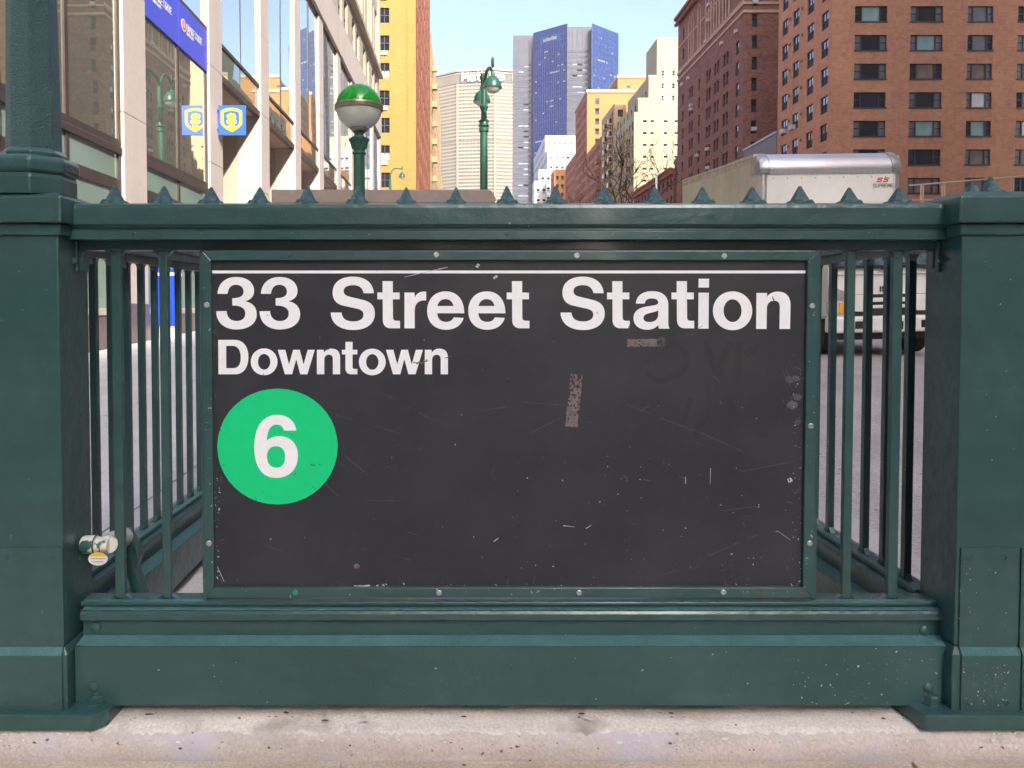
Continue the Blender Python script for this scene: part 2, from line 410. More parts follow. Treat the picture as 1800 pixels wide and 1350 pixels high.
# simple stroke letters for small lettering (unit cell 0..1 wide, 0..1 high)
SF = {'E': [[(1,1),(0,1),(0,0),(1,0)],[(0,.5),(.8,.5)]], 'M': [[(0,0),(0,1),(.5,.35),(1,1),(1,0)]], 'P': [[(0,0),(0,1),(.9,1),(1,.85),(1,.6),(.9,.45),(0,.45)]],
      'I': [[(.5,0),(.5,1)]], 'R': [[(0,0),(0,1),(.9,1),(1,.85),(1,.6),(.9,.48),(0,.48)],[(.5,.48),(1,0)]],
      'S': [[(1,.85),(.8,1),(.2,1),(0,.85),(0,.65),(.2,.52),(.8,.48),(1,.35),(1,.15),(.8,0),(.2,0),(0,.15)]],
      'T': [[(0,1),(1,1)],[(.5,1),(.5,0)]], 'A': [[(0,0),(.5,1),(1,0)],[(.2,.35),(.8,.35)]], 'U': [[(0,1),(0,.2),(.25,0),(.75,0),(1,.2),(1,1)]],
      'Z': [[(0,1),(1,1),(0,0),(1,0)]], 'N': [[(0,0),(0,1),(1,0),(1,1)]], 'V': [[(0,1),(.5,0),(1,1)]], 'Y': [[(0,1),(.5,.5),(1,1)],[(.5,.5),(.5,0)]],
      'L': [[(0,1),(0,0),(.9,0)]], 'e': [[(0,.34),(1,.34),(1,.5),(.75,.66),(.25,.66),(0,.5),(0,.16),(.25,0),(.75,0),(1,.12)]],
      't': [[(.4,1),(.4,.12),(.6,0),(.95,0)],[(0,.66),(.9,.66)]], 'i': [[(.5,0),(.5,.66)],[(.5,.85),(.5,1)]], 'f': [[(.4,0),(.4,.85),(.6,1),(1,1)],[(0,.66),(.9,.66)]]}
NARROW = {'I': .3, 'i': .3, 't': .6, 'f': .6}
def stroke_text(mb, text, org, ux, uz, h, w, gap, th, out, mi=0):
    """flat strokes lifted off the surface along 'out'; org = left baseline"""
    org, ux, uz, out = Vector(org), Vector(ux), Vector(uz), Vector(out)
    x = 0.0
    for ch in text:
        if ch == ' ': x += w*0.7; continue
        cw = w*NARROW.get(ch, 1.0)
        for pl in SF[ch]:
            for a, b in zip(pl, pl[1:]):
                A = Vector((x + a[0]*cw, a[1]*h)); B = Vector((x + b[0]*cw, b[1]*h))
                d = (B-A).normalized(); n = Vector((-d.y, d.x))*th/2; e = d*th/2
                q = [A-e-n, B+e-n, B+e+n, A-e+n]
                P = [org + ux*p.x + uz*p.y + out for p in q]; Q = [p - out*0.9 for p in P]
                mb.add(P + Q, [(0,1,2,3),(7,6,5,4),(0,4,5,1),(1,5,6,2),(2,6,7,3),(3,7,4,0)], mi)
        x += cw + gap
    return x

# walls with real openings, local frame: x along the wall, -y outwards, z up
def wall_mb(W, H, rects, depth=0.25, z0=0.0, mb=None):
    m = mb or MB()
    xs = sorted({0.0, W, *[a for r in rects for a in (r[0], r[1])]}); zs = sorted({z0, H, *[a for r in rects for a in (r[2], r[3])]})
    for i in range(len(xs)-1):
        for j in range(len(zs)-1):
            cx, cz = (xs[i]+xs[i+1])/2, (zs[j]+zs[j+1])/2
            if any(r[0] < cx < r[1] and r[2] < cz < r[3] for r in rects): continue
            m.quad((xs[i],0,zs[j]),(xs[i+1],0,zs[j]),(xs[i+1],0,zs[j+1]),(xs[i],0,zs[j+1]))
    for a, b, c, d in rects:
        m.quad((a,0,c),(a,0,d),(a,depth,d),(a,depth,c)); m.quad((b,0,c),(b,depth,c),(b,depth,d),(b,0,d))
        m.quad((a,0,c),(a,depth,c),(b,depth,c),(b,0,c)); m.quad((a,0,d),(b,0,d),(b,depth,d),(a,depth,d))
    return m
_wc = {}
def win_mesh(kind, w, h, fm, gl):
    key = (kind, round(w,2), round(h,2), fm.name, tuple(g.name for g in gl))
    if key in _wc: return _wc[key]
    f = MB(); t = 0.06 if kind != 'slim' else 0.05; d0, d1 = 0.12, 0.24
    f.box(0, w, d0, d1, 0, t); f.box(0, w, d0, d1, h-t, h); f.box(0, t, d0, d1, t, h-t); f.box(w-t, w, d0, d1, t, h-t)
    p = []
    def pane(x0, x1, z0, z1, mi):
        m = MB(); m.box(x0, x1, d0+0.05, d0+0.07, z0, z1); p.append(m.mesh('pane', gl[mi % len(gl)]))
    if kind == 'triple':
        a, b = w*0.215, w*0.785
        f.box(a-t, a+t, d0-.02, d1, t, h-t); f.box(b-t, b+t, d0-.02, d1, t, h-t)
        f.box(t, a-t, d0, d1, h*.48, h*.54); f.box(b+t, w-t, d0, d1, h*.48, h*.54)
        pane(t, a-t, t, h*.48, 1); pane(t, a-t, h*.54, h-t, 1); pane(a+t, b-t, t, h-t, 0); pane(b+t, w-t, t, h*.48, 1); pane(b+t, w-t, h*.54, h-t, 1)
    elif kind == 'sash4':
        f.box(w*.5-.035, w*.5+.035, d0, d1, t, h-t); f.box(t, w*.5-.035, d0-.015, d1, h*.48, h*.53); f.box(w*.5+.035, w-t, d0-.015, d1, h*.48, h*.53)
        pane(t, w*.5-.035, h*.53, h-t, 0); pane(w*.5+.035, w-t, h*.53, h-t, 0); pane(t, w*.5-.035, t, h*.48, 1); pane(w*.5+.035, w-t, t, h*.48, 1)
    else:                                     # sash: upper and lower light
        f.box(t, w-t, d0-.015, d1, h*.48, h*.53)
        pane(t, w-t, h*.53, h-t, 0); pane(t, w-t, t, h*.48, 1)
    r = (f.mesh('window', fm), p)
    _wc[key] = r
    return r
def window(parent, wallobj, kind, x, z, w, h, fm, gl):
    fm_, ps = win_mesh(kind, w, h, fm, gl)
    o = link('window', fm_, parent)
    o.location = Vector(wallobj.location) + Vector((math.cos(wallobj.rotation_euler.z)*x, math.sin(wallobj.rotation_euler.z)*x, z))
    o.rotation_euler = wallobj.rotation_euler
    for p in ps: link('pane', p, o)
    return o
SOUTH, WEST, EAST, NORTH = 0.0, R(-90), R(90), R(180)
def block(name, label, cat, x0, x1, y0, y1, ztop, mats, zbot=-1.0, faces=None, group=None, slab=None, depth=0.25):
    """a building: walls facing south / west / east with window openings; faces = {face: (rects, window spec)}"""
    t = thing(name, label, cat, (x0, y0, 0), 0, group)
    faces = faces or {}
    W, D = x1-x0, y1-y0
    spec = {'south': ((0,0,0), SOUTH, W), 'west': ((0,D,0), WEST, D), 'east': ((W,0,0), EAST, D), 'north': ((W,D,0), NORTH, W)}
    out = {}
    for k, (loc, rz, L) in spec.items():
        rects, mat_ = (tuple(faces.get(k, ([],))) + (None,))[:2]
        m = wall_mb(L, ztop, [r[:4] for r in rects], depth, zbot)
        o = obj('wall', m, mat_ or mats, t, loc=loc, rz=rz)
        out[k] = o
        for r in rects:
            kind, fm, gl = r[4]
            window(t, o, kind, r[0], r[2], r[1]-r[0], r[3]-r[2], fm, gl)
    m = MB(); m.box(0.1, W-0.1, 0.1, D-0.1, ztop-0.5, ztop-0.3)
    obj('roof', m, slab or GREY_ST, t)
    return t, out
def backing(parent, W, D, ztop, inset=0.5):
    m = MB(); m.box(inset, W-inset, inset, D-inset, -1, ztop-0.6); return obj('interior_wall', m, DARK, parent)
HAZE = 0.00013
# ------------------------------------------------------------------ thin city haze
hz = bpy.data.materials.new('haze'); hz.use_nodes = True
hz.node_tree.nodes.remove(hz.node_tree.nodes['Principled BSDF'])
pvn = hz.node_tree.nodes.new('ShaderNodeVolumePrincipled')
pvn.inputs['Color'].default_value = (0.93, 0.95, 1.0, 1); pvn.inputs['Density'].default_value = HAZE
hz.node_tree.links.new(pvn.outputs[0], hz.node_tree.nodes['Material Output'].inputs['Volume'])
if HAZE: tag(boxobj('haze', (-1600, 1600, -450, 1500, -12, 300), hz), kind='stuff')
# ------------------------------------------------------------------ ground, road, pavements
def sheet(name, xs, ys, dz, mat_, skip=None, kind='structure'):
    m = MB()
    for i in range(len(xs)-1):
        for j in range(len(ys)-1):
            if skip and skip(xs[i], ys[j]): continue
            a, b, c, d = xs[i], xs[i+1], ys[j], ys[j+1]
            m.quad((a,c,gz(c)+dz),(b,c,gz(c)+dz),(b,d,gz(d)+dz),(a,d,gz(d)+dz))
    return tag(obj(name, m, mat_), kind=kind)
HX0, HX1, HY0, HY1 = -0.80, 1.00, 2.02, 7.10        # the stairwell
inhole = lambda x, y: HX0-.01 <= x < HX1-.01 and HY0-.01 <= y < HY1-.01
sheet('ground', [-1500, HX0, HX1, 1500], [-400, -60, HY0, HY1, 140, 1400], -0.16, ASPHALT, inhole)
sheet('road', [1.75, 30.8], [-60, 140], -0.15, ASPHALT)
mk = MB()
for y in range(-20, 120, 9):
    for x in (8.4, 19.5, 23.2, 27.0):
        mk.quad((x-.06,y,gz(y)-.146),(x+.06,y,gz(y)-.146),(x+.06,y+3,gz(y+3)-.146),(x-.06,y+3,gz(y+3)-.146))
tag(obj('road_marking', mk, WHITEP), kind='structure')
sheet('road.001', [-40, 60], [-18, -0.9], -0.02, ASPHALT_D)  # dark cross street out of view, added to cut bounce onto the railing
pv = sheet('pavement', [-9.2, HX0, HX1, 1.55], [-0.9, HY0, HY1, 52], -0.05, CONC, inhole)
m = MB()
m.loft([[(1.55,-30,gz(-30)-.3),(1.75,-30,gz(-30)-.3),(1.75,-30,gz(-30)),(1.55,-30,gz(-30))],[(1.55,60,gz(60)-.3),(1.75,60,gz(60)-.3),(1.75,60,gz(60)),(1.55,60,gz(60))]])
tag(obj('kerb', m, KERB, bevel=.015), kind='structure')
sheet('pavement.001', [31.0, 37.2], [-60, 140], 0.0, CONC)
m = MB()
m.loft([[(30.8,-60,gz(-60)-.3),(31.0,-60,gz(-60)-.3),(31.0,-60,gz(-60)+.004),(30.8,-60,gz(-60)+.004)],[(30.8,140,gz(140)-.3),(31.0,140,gz(140)-.3),(31.0,140,gz(140)+.004),(30.8,140,gz(140)+.004)]])
tag(obj('kerb.001', m, KERB), kind='structure')
m = MB()
m.loft([[(10.6,28,gz(28)-.3),(15.2,28,gz(28)-.3),(15.2,28,gz(28)),(10.6,28,gz(28))],[(10.6,139,gz(139)-.3),(15.2,139,gz(139)-.3),(15.2,139,gz(139)),(10.6,139,gz(139))]])
tag(obj('median', m, KERB, bevel=.02), kind='structure')
m = MB(); m.loft([[(10.85,28.3,gz(28.3)+.006),(14.95,28.3,gz(28.3)+.006),(14.95,28.3,gz(28.3)+.05),(10.85,28.3,gz(28.3)+.05)],[(10.85,138.6,gz(138.6)+.006),(14.95,138.6,gz(138.6)+.006),(14.95,138.6,gz(138.6)+.05),(10.85,138.6,gz(138.6)+.05)]])
tag(obj('median_soil', m, M('brown_soil', (0.09, 0.065, 0.045), 0.95, 0.3, 2.0, fine=0.3, fscale=20)), kind='structure')
sm = []
for v in range(3):
    m = MB(); j = 0.004*v
    m.loft([[(0.005,0.005,-.06),(1.245,0.005,-.06),(1.245,0.005,-.002-j*.3),(0.005,0.005,0)],[(0.005,1.245,-.06),(1.245,1.245,-.06),(1.245,1.245,-.001),(0.005,1.245,-j*.3)]])
    sm.append(m.mesh('paving_slab', PAVE))
m = MB(); m.box(0.005,1.245,0.005,1.245,-.06,0); tanm = m.mesh('paving_slab', CONC_TAN)
slope = math.atan(0.04)
for i in range(6):
    for j in range(-1, 16):
        x, y = -5.26 + i*1.25 - (0.005), 0.42 + j*1.25
        if i == 3 and j >= 1 and j <= 5 and False: continue
        if x + 1.25 > -1.12 and x < 1.3 and 1.6 < y + 0.6 < 7.2: continue
        o = link('paving_slab', tanm if (j == 0 and i >= 2) else random.choice(sm), pv, (x, y, gz(y)), rx=slope)
for j in (1, 2, 3, 4, 5):                                   # narrow slabs between the stair kerb and the big ones
    y = 0.42 + j*1.25
    m = MB(); m.box(0.005, 0.385, 0.005, 1.245, -.06, 0)
    link('paving_slab', m.mesh('paving_slab', PAVE), pv, (-1.51, y, gz(y)), rx=slope)

# ------------------------------------------------------------------ the building on the left
BX = -5.3
lb = thing('glass_front_building', 'low glass and limestone building along the left pavement with tall reflecting windows', 'building', (BX, 4.3, 0))
def LB(m, name, mat_, **k): return obj(name, m, mat_, lb, **k)
Z = lambda rel: rel + 1.0
cols = [12.44 + 4.07*k for k in range(-2, 10)]
def lbox(x0, x1, y0, y1, z0, z1): return (x0-BX, x1-BX, y0-4.3, y1-4.3, z0, z1)
joints = [0.0, Z(1.0), Z(3.03), Z(5.05), Z(7.1), Z(9.0), Z(10.7)]
for k, yc in enumerate(cols):
    for a, b in zip(joints, joints[1:]):
        if b < 0.2: continue
        a = max(a, gz(yc)+.62) if a == 0 else a
        boxobj('stone_panel', lbox(-5.9, BX+.03, yc-.42, yc+.42, a+.004, b-.004), STONE, lb, bevel=.006)
    boxobj('column_base', lbox(-5.92, BX+.045, yc-.43, yc+.43, -.2, gz(yc)+.62), GRANITE, lb, bevel=.008)
for k in range(len(cols)-1):
    y0, y1 = cols[k]+.42, cols[k+1]-.42
    ym = (y0+y1)/2
    yj0, yj1 = cols[k]+.002, cols[k+1]-.002
    def pane(a, b, z0, z1, mat_, x=-5.36, tilt=.004):
        m = MB(); w = b-a; h = z1-z0
        m.box(-.012, .012, -w/2, w/2, -h/2, h/2)
        o = LB(m, 'glass_pane', mat_, loc=(x-BX, (a+b)/2-4.3, (z0+z1)/2))
        o.rotation_euler = (0, random.uniform(-tilt, tilt), random.uniform(-tilt, tilt))
    # tall upper panes
    for a, b in ((y0, ym), (ym, y1)):
        pane(a+.03, b-.03, Z(5.80), Z(10.62), GLASS, tilt=.007)
    boxobj('mullion', lbox(-5.42, -5.33, ym-.03, ym+.03, Z(5.73), Z(10.7)), BRONZE, lb)
    boxobj('transom', lbox(-5.42, -5.31, y0, y1, Z(5.72), Z(5.79)), BRONZE, lb)
    boxobj('transom', lbox(-5.42, -5.315, y0, y1, Z(10.62), Z(10.70)), BRONZE, lb)
    if k <= 2:                                # closed bays with a shop window
        for a, b in ((y0, ym), (ym, y1)):
            if k == 2: boxobj('backing_panel', lbox(-5.44, -5.36, a+.02, b-.02, Z(4.87), Z(5.72)), BRONZE, lb)
            else: pane(a+.03, b-.03, Z(4.93), Z(5.72), GLASS_SP)
            pane(a+.045, b-.045, Z(2.58), Z(4.86), GLASS)
            pane(a+.045, b-.045, Z(1.98), Z(2.36), GLASS_LOW)
            pane(a+.045, b-.045, Z(-.02), Z(1.80), GLASS_LOW, tilt=.001)
        boxobj('transom', lbox(-5.45, -5.30, y0, y1, Z(2.36), Z(2.47)), BRONZE, lb, bevel=.01)
        boxobj('transom', lbox(-5.45, -5.32, y0, y1, Z(2.47), Z(2.58)), BRONZE, lb)
        boxobj('transom', lbox(-5.45, -5.32, y0, y1, Z(1.80), Z(1.98)), BRONZE, lb, bevel=.01)
        boxobj('transom', lbox(-5.42, -5.33, y0, y1, Z(4.86), Z(4.93)), BRONZE, lb)
        for a, b in ((y0, y0+.07), (ym-.04, ym+.04), (y1-.07, y1)):
            boxobj('mullion', lbox(-5.43, -5.325, a, b, Z(-.02), Z(1.80)), BRONZE, lb)
            boxobj('mullion', lbox(-5.43, -5.325, a, b, Z(1.98), Z(2.36)), BRONZE, lb)
            boxobj('mullion', lbox(-5.43, -5.325, a, b, Z(2.58), Z(4.86)), BRONZE, lb)
        boxobj('sill', lbox(-5.5, -5.28, y0, y1, Z(-.12), Z(-.02)), CREAM, lb, bevel=.008)
        boxobj('base_course', lbox(-5.5, -5.30, y0, y1, -.2, Z(-.12)), GRANITE, lb)
    else:                                     # open arcade bays
        for a, b in ((y0, ym), (ym, y1)):
            pane(a+.03, b-.03, Z(5.10), Z(5.72), GLASS_SP, tilt=.006)
        boxobj('transom', lbox(-5.44, -5.30, y0, y1, Z(4.95), Z(5.09)), BRONZE, lb)
        boxobj('soffit', lbox(-9.0, -5.31, yj0+.4, yj1-.4, Z(4.97), Z(5.03)), SOFFIT, lb)
    if k >= 2:
        yk = cols[k+1]
        for a, b in ((0, Z(2.3)), (Z(2.3), Z(4.96))):
            boxobj('fin_wall_panel', lbox(-9.0, -5.905, yk-.40, yk+.40, a+.004, b-.004), CREAM, lb, bevel=.005)
    boxobj('fascia_panel', lbox(-5.9, BX+.10, cols[k]+.006, cols[k+1]-.006, Z(10.705), Z(12.15)), STONE, lb, bevel=.01)
boxobj('arcade_wall', lbox(-9.4, -9.02, 16.6, 49.6, -.2, Z(4.96)), CREAM, lb)
boxobj('cornice', lbox(-5.9, BX+.02, 4.3, 49.6, Z(12.156), Z(12.36)), OLDSTONE, lb)
boxobj('cornice', lbox(-5.7, BX+.16, 4.3, 49.6, Z(14.55), Z(14.85)), OLDSTONE, lb, bevel=.03)
LEN = 45.3
for z0, z1, wz0, wz1 in ((Z(12.36), Z(14.55), .25, 1.75), (Z(14.85), Z(19.2), .6, 3.4), (Z(19.2), Z(24), .8, 3.8)):
    rects = []
    for k in range(len(cols)-1):
        c0 = cols[k]-4.3
        for q in (0.85, 2.45):
            rects.append((c0+q, c0+q+1.05, wz0, wz1, None))
    rects = [r for r in rects if r[1] < LEN-.3]
    o = LB(wall_mb(LEN, z1-z0, [r[:4] for r in rects], 0.35), 'upper_wall', OLDSTONE, loc=(-.12, 0, z0), rz=EAST)
    for r in rects:
        window(lb, o, 'sash', r[0], r[2], r[1]-r[0], r[3]-r[2], WFRAME, (WGLASS, WGLASS))
for yc in cols:
    boxobj('pilaster', lbox(-5.6, BX+.02, yc-.3, yc+.3, Z(14.86), Z(24)), OLDSTONE, lb, bevel=.03)
boxobj('core_wall', lbox(-30, -9.45, 4.3, 49.7, -.5, Z(24)), OLDSTONE, lb)
boxobj('core_wall', lbox(-9.44, -5.98, 4.3, 49.7, Z(5.2), Z(24)), OLDSTONE, lb)
boxobj('core_wall', lbox(-9.44, -5.98, 4.3, 16.2, -.5, Z(5.18)), DARK, lb)

# blue banner across the spandrel of the third bay
bn = thing('window_banner', 'wide blue university banner in two panels across the facade glass', 'banner', (-5.33, cols[2]+.42, Z(4.87)))
W_ = cols[3]-cols[2]-.84
for i in range(2):
    m = MB(); m.box(0, .02, i*W_/2+.012, (i+1)*W_/2-.012, .0, .85); obj('banner_panel', m, BANNER, bn)
    y0 = i*W_/2
    m = MB(); m.lathe([(0,.0),(.115,.0),(.115,.006)], .021, y0+.26, .47, n=24, axis='X'); obj('emblem', m, WHITEP, bn)
    m = MB(); m.lathe([(0,.0),(.09,.0),(.09,.009)], .021, y0+.26, .47, n=24, axis='X')
    obj('emblem_disc', m, REDP, bn)
    m = MB(); m.box(.031, .033, y0+.245, y0+.275, .42, .53); m.box(.031,.033, y0+.225,y0+.295,.46,.49); obj('emblem_torch', m, WHITEP, bn)
    m = MB(); stroke_text(m, 'EMPIRE STATE', (.0215, y0+.42, .44), (0,1,0), (0,0,1), .115, .055, .024, .022, (.003,0,0))
    obj('lettering', m, WHITEP, bn)
    m = MB(); stroke_text(m, 'UNIVERSITY', (.0215, y0+.42, .355), (0,1,0), (0,0,1), .045, .028, .014, .010, (.003,0,0))
    obj('lettering', m, WHITEP, bn)

# blade sign with shield and torch
YB = 16.55
bx0, bx1 = FX(388, YB), FX(435, YB); bz0, bz1 = FZ(237, YB), FZ(185, YB)
bs = thing('blade_sign', 'square blue projecting sign with a yellow shield and torch on a limestone column', 'sign', (bx0, YB, bz0))
bw, bh = bx1-bx0, bz1-bz0
m = MB(); m.box(0, bw, 0, .06, 0, bh); obj('sign_panel', m, SIGNBLUE, bs, bevel=.004)
m = MB(); m.box(-.28, 0.0, .015, .045, bh*.15, bh*.22); m.box(-.28, 0.0, .015, .045, bh*.78, bh*.85); obj('bracket', m, BRONZE, bs)
sx = lambda u: (u-870)/(1555-870)*bw
sz = lambda v: (1-(v-215)/(1000-215))*bh
sh = 'M 930 370 C 1080 262 1330 262 1470 370 L 1470 700 C 1440 780 1330 870 1210 930 C 1080 860 970 790 930 700 Z '
shi = 'M 1005 410 C 1120 350 1290 350 1398 410 L 1398 690 C 1370 735 1310 780 1282 800 L 1280 735 L 1130 735 L 1130 800 C 1080 770 1030 735 1005 690 Z'
flat_letter('shield', contour(sh + shi, lambda a, b: (sx(a), sz(b))), -.006, .0058, YELLOW, bs)
t1 = 'M 1075 500 C 1090 450 1150 460 1190 410 L 1215 455 L 1275 430 L 1320 520 L 1300 590 L 1100 590 Z M 1075 612 L 1335 612 L 1325 690 L 1290 715 L 1110 715 L 1080 690 Z'
for i, p in enumerate(t1.split('Z')[:2]):
    flat_letter('torch', contour(p + 'Z', lambda a, b: (sx(a), sz(b))), -.006, .0058, YELLOW, bs)

# ------------------------------------------------------------------ buildings further up the left side
yb = []
for k in range(-8, 10):
    z1 = Z(33.1 - 3.02*k)
    if z1 > 58 or z1 < 3: continue
    for x in (20.64, 15.5, 10.0):
        yb.append((x, x+1.15, z1-1.66, z1, ('sash4', WFRAME, (WGLASS, CURT[1] if k % 3 == 2 else WGLASS))))
ye = []
for k in range(-8, 10):
    z1 = Z(33.1 - 3.02*k)
    if z1 > 58 or z1 < 3: continue
    for x in range(3, 35, 4): ye.append((x, x+1.2, z1-1.66, z1, ('sash', WFRAME, (WGLASS,))))
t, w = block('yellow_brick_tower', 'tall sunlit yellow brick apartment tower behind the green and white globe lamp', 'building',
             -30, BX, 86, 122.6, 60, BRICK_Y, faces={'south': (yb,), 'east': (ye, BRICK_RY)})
backing(t, 24.7, 36.6, 60)
for k, r in enumerate([r for r in yb if r[0] > 20]):
    if k % 2: continue
    m = MB(); m.box(0, .7, -.18, .1, -.5, -.1); obj('air_conditioner', m, ACM, t, loc=(r[0]+.2, 0, r[2]))
for x in (24.0,):
    m = MB(); m.box(x-.25, x+.5, -.10, 0.02, 0, 60); obj('brick_pier', m, BRICK_Y, t)
ee = []
for k in range(0, 13):
    z0 = 6+3.1*k
    for x in range(3, 54, 5): ee.append((x, x+1.4, z0, z0+1.7, ('sash', WFRAME, (WGLASS,))))
t, w = block('tan_apartment_building', 'narrow slice of tan apartment building between the rusty tower side and the curved office tower', 'building',
             -30, BX, 123, 178.6, 45, TAN_B, faces={'east': (ee,)})
backing(t, 24.7, 55.6, 45)
for k in range(12):
    m = MB(); m.box(24.7, 25.5, 8+(k%3)*.4, 9.6, 7+3.1*k, 7.9+3.1*k); obj('balcony', m, TAN_B, t)
ee = []
for k in range(0, 8):
    for x in range(3, 60, 5): ee.append((x, x+1.4, 5+3.1*k, 6.8+3.1*k, ('sash', WFRAME, (WGLASS,))))
t, w = block('cream_low_building', 'low cream building at the foot of the curved office tower on the left kerb', 'building',
             -30, BX, 179, 245, 32, CREAM_B, faces={'east': (ee,)})
backing(t, 24.7, 66, 32)

# ------------------------------------------------------------------ far towers
def facet(parent, P, Q, z0, z1, back, name='facade'):
    L = math.hypot(Q[0]-P[0], Q[1]-P[1]); rz = math.atan2(Q[1]-P[1], Q[0]-P[0])
    loc = (P[0]-parent.location.x, P[1]-parent.location.y, 0)
    m = MB(); m.box(0, L, 0, .4, z0, z1)
    return L, rz, loc, obj(name, m, back, parent, loc=loc, rz=rz)
def P_(px, Y): return (FX(px, Y), Y)
mt = thing('curved_office_tower', 'wide pale concrete office tower with bulging facets closing the end of the avenue', 'building', (15, 800, 0))
zt = FZ(120, 800)
pts = [P_(735, 838), P_(804, 806), P_(869, 800), P_(935, 812)]
for i in range(3):
    L, rz, loc, o = facet(mt, pts[i], pts[i+1], -1, zt-2.4, METW)
    b = MB(); mu = MB(); pitch = 3.66
    zz = zt-14.6; n = 0
    while zz > 60:
        if n == 16:
            zz -= 1.2
            b.box(0, L, -.5, 0, zz-1.0, zz-.1); zz -= 3.2
        b.box(0, L, -.30, -.02, zz-1.62, zz); zz -= pitch; n += 1
    b.box(0, L, -.55, -.02, -1, zz)
    nm = int(L/1.42)
    for k in range(nm+1):
        x = k*L/nm
        mu.box(x-.22, x+.22, -.34, -.03, -1, zt-14.6)
        mu.box(x-.2, x+.2, -.9, -.03, zt-14.0, zt-4.6)
    mu.box(-.7, .7, -1.2, -.04, -1, zt-14.6)
    tag(obj('spandrel_band', b, METC, mt, loc=loc, rz=rz), kind='stuff')
    tag(obj('mullion', mu, METC, mt, loc=loc, rz=rz), kind='stuff')
    c = MB(); c.box(-.5, L+.5, -1.6, 3, zt-2.2, zt); c.box(-.3, L+.3, -1.0, 2.5, zt-4.6, zt-3.4)
    obj('roof_band', c, METC, mt, loc=loc, rz=rz)
L = math.hypot(pts[2][0]-pts[1][0], pts[2][1]-pts[1][1])
m = MB(); stroke_text(m, 'MetLife', (FX(813, 800)-15, 2.0, FZ(141.5, 800)), (1,-.09,0), (0,0,1), 8.4, 5.6, 1.9, 1.15, (0,-.8,0))
obj('lettering', m, WHITEP, mt, loc=(0, 0, 0))

bt = thing('blue_glass_tower', 'tall faceted blue and grey glass office tower rising in the middle of the skyline', 'building', (65, 520, 0))
YT = 519.0
A0, A1, A = P_(901, 543), P_(937.5, 543), P_(936, 537)
B, Bi, Ci, C_, D_ = P_(995, YT), P_(995.5, 527), P_(1038, 527), P_(1038, YT), P_(1083.5, 538)
ztop = FZ(41, YT)
def curtain(P, Q, z1, back, line, fl=3.75, bands=None, lit=8, seed=1, vstep=1.5, bandmat=None):
    L, rz, loc, o = facet(bt, P, Q, -1, z1, back)
    ln = MB(); rnd = random.Random(seed); z = z1-fl*1.5
    if bands: z = z1-fl*bands
    zs = []
    while z > 30:
        if bandmat: ln.box(0.1, L-.1, -.14, -.01, z-1.5, z)
        else: ln.box(0.1, L-.1, -.10, -.01, z-.35, z)
        zs.append(z); z -= fl
    tag(obj('floor_band', ln, bandmat or line, bt, loc=loc, rz=rz), kind='stuff')
    v = MB(); n = int(L/vstep)
    for k in range(n+1): v.box(k*L/n-.07, k*L/n+.07, -.18, -.01, 20, z1-.2)
    tag(obj('mullion', v, line, bt, loc=loc, rz=rz), kind='stuff')
    w = MB()
    for k in range(lit):
        z = rnd.choice(zs[:28]); x = int(rnd.uniform(1, n-1))*L/n
        for q in range(rnd.choice((1,1,1,1,2,5))):
            if x+(q+1)*L/n < L: w.box(x+q*L/n+.15, x+(q+1)*L/n-.15, -.155, -.02, z-2.6, z-1.7)
    tag(obj('lit_window', w, LIT, bt, loc=loc, rz=rz), kind='stuff')
    return L, rz, loc
curtain(A0, A1, FZ(64, 545), GREYG, GREYL, bands=5.2, bandmat=GREYL, lit=22, seed=3, vstep=3.0)
Lb, rzb, locb = curtain(A, B, ztop, BLUEG, LINE_B, lit=34, seed=5)
curtain(Bi, Ci, FZ(47, 527), GREYG, GREYL, bands=4.2, bandmat=GREYL, lit=26, seed=8, vstep=3.0)
curtain(C_, D_, ztop, BLUEG2, LINE_B, lit=24, seed=9)
m = MB(); m.box(Lb*.22, Lb*.80, -.25, -.02, ztop-9.6, ztop-4.9); obj('sign_field', m, BLUEG2, bt, loc=locb, rz=rzb)
m = MB(); rnd = random.Random(4); x = Lb*.31
while x < Lb*.70:
    w_ = rnd.uniform(.4, .9); h_ = rnd.uniform(1.6, 2.4)
    m.box(x, x+w_, -.6, -.26, ztop-8.4, ztop-8.4+h_); x += w_+.35
obj('sign_mark', m, LIT, bt, loc=locb, rz=rzb)
m = MB(); m.loft([[(p[0]-65, p[1]-520, z) for p in ((A0[0]+.3, A0[1]+3), (A1[0], A1[1]+3), (A[0], A[1]+9), (B[0]-.5, B[1]+9.5), (C_[0]+.5, C_[1]+9.5), (D_[0]-.2, D_[1]+1.5), (D_[0]-4, 590), (A0[0]+3, 600))] for z in (-1, FZ(64,545)-1)])
obj('core_wall', m, GREYG, bt)
for nm, P, Q in (('return_wall', B, Bi), ('return_wall', Ci, C_)):
    m = MB(); m.loft([[(P[0]-65-.2, P[1]-520, z), (P[0]-65+.2, P[1]-520, z), (Q[0]-65+.2, Q[1]-520, z), (Q[0]-65-.2, Q[1]-520, z)] for z in (-1, ztop-.3)])
    obj(nm, m, BLUEG, bt)

# ------------------------------------------------------------------ the right side of the avenue, far to near
def rows(L, xs, w, z_hi, dz, h, n, spec, zmin=2.0):
    out = []
    for k in range(n):
        z1 = z_hi - dz*k
        if z1-h < zmin: break
        for i, x in enumerate(xs):
            if 0.1 < x and x+w < L-.1: out.append((x, x+w, z1-h, z1, spec(k, i) if callable(spec) else spec))
    return out
plain = ('slim', WFRAME, (WGLASS,))
SD = ('slim', WFRAME, (WGLASS, WSCREEN))
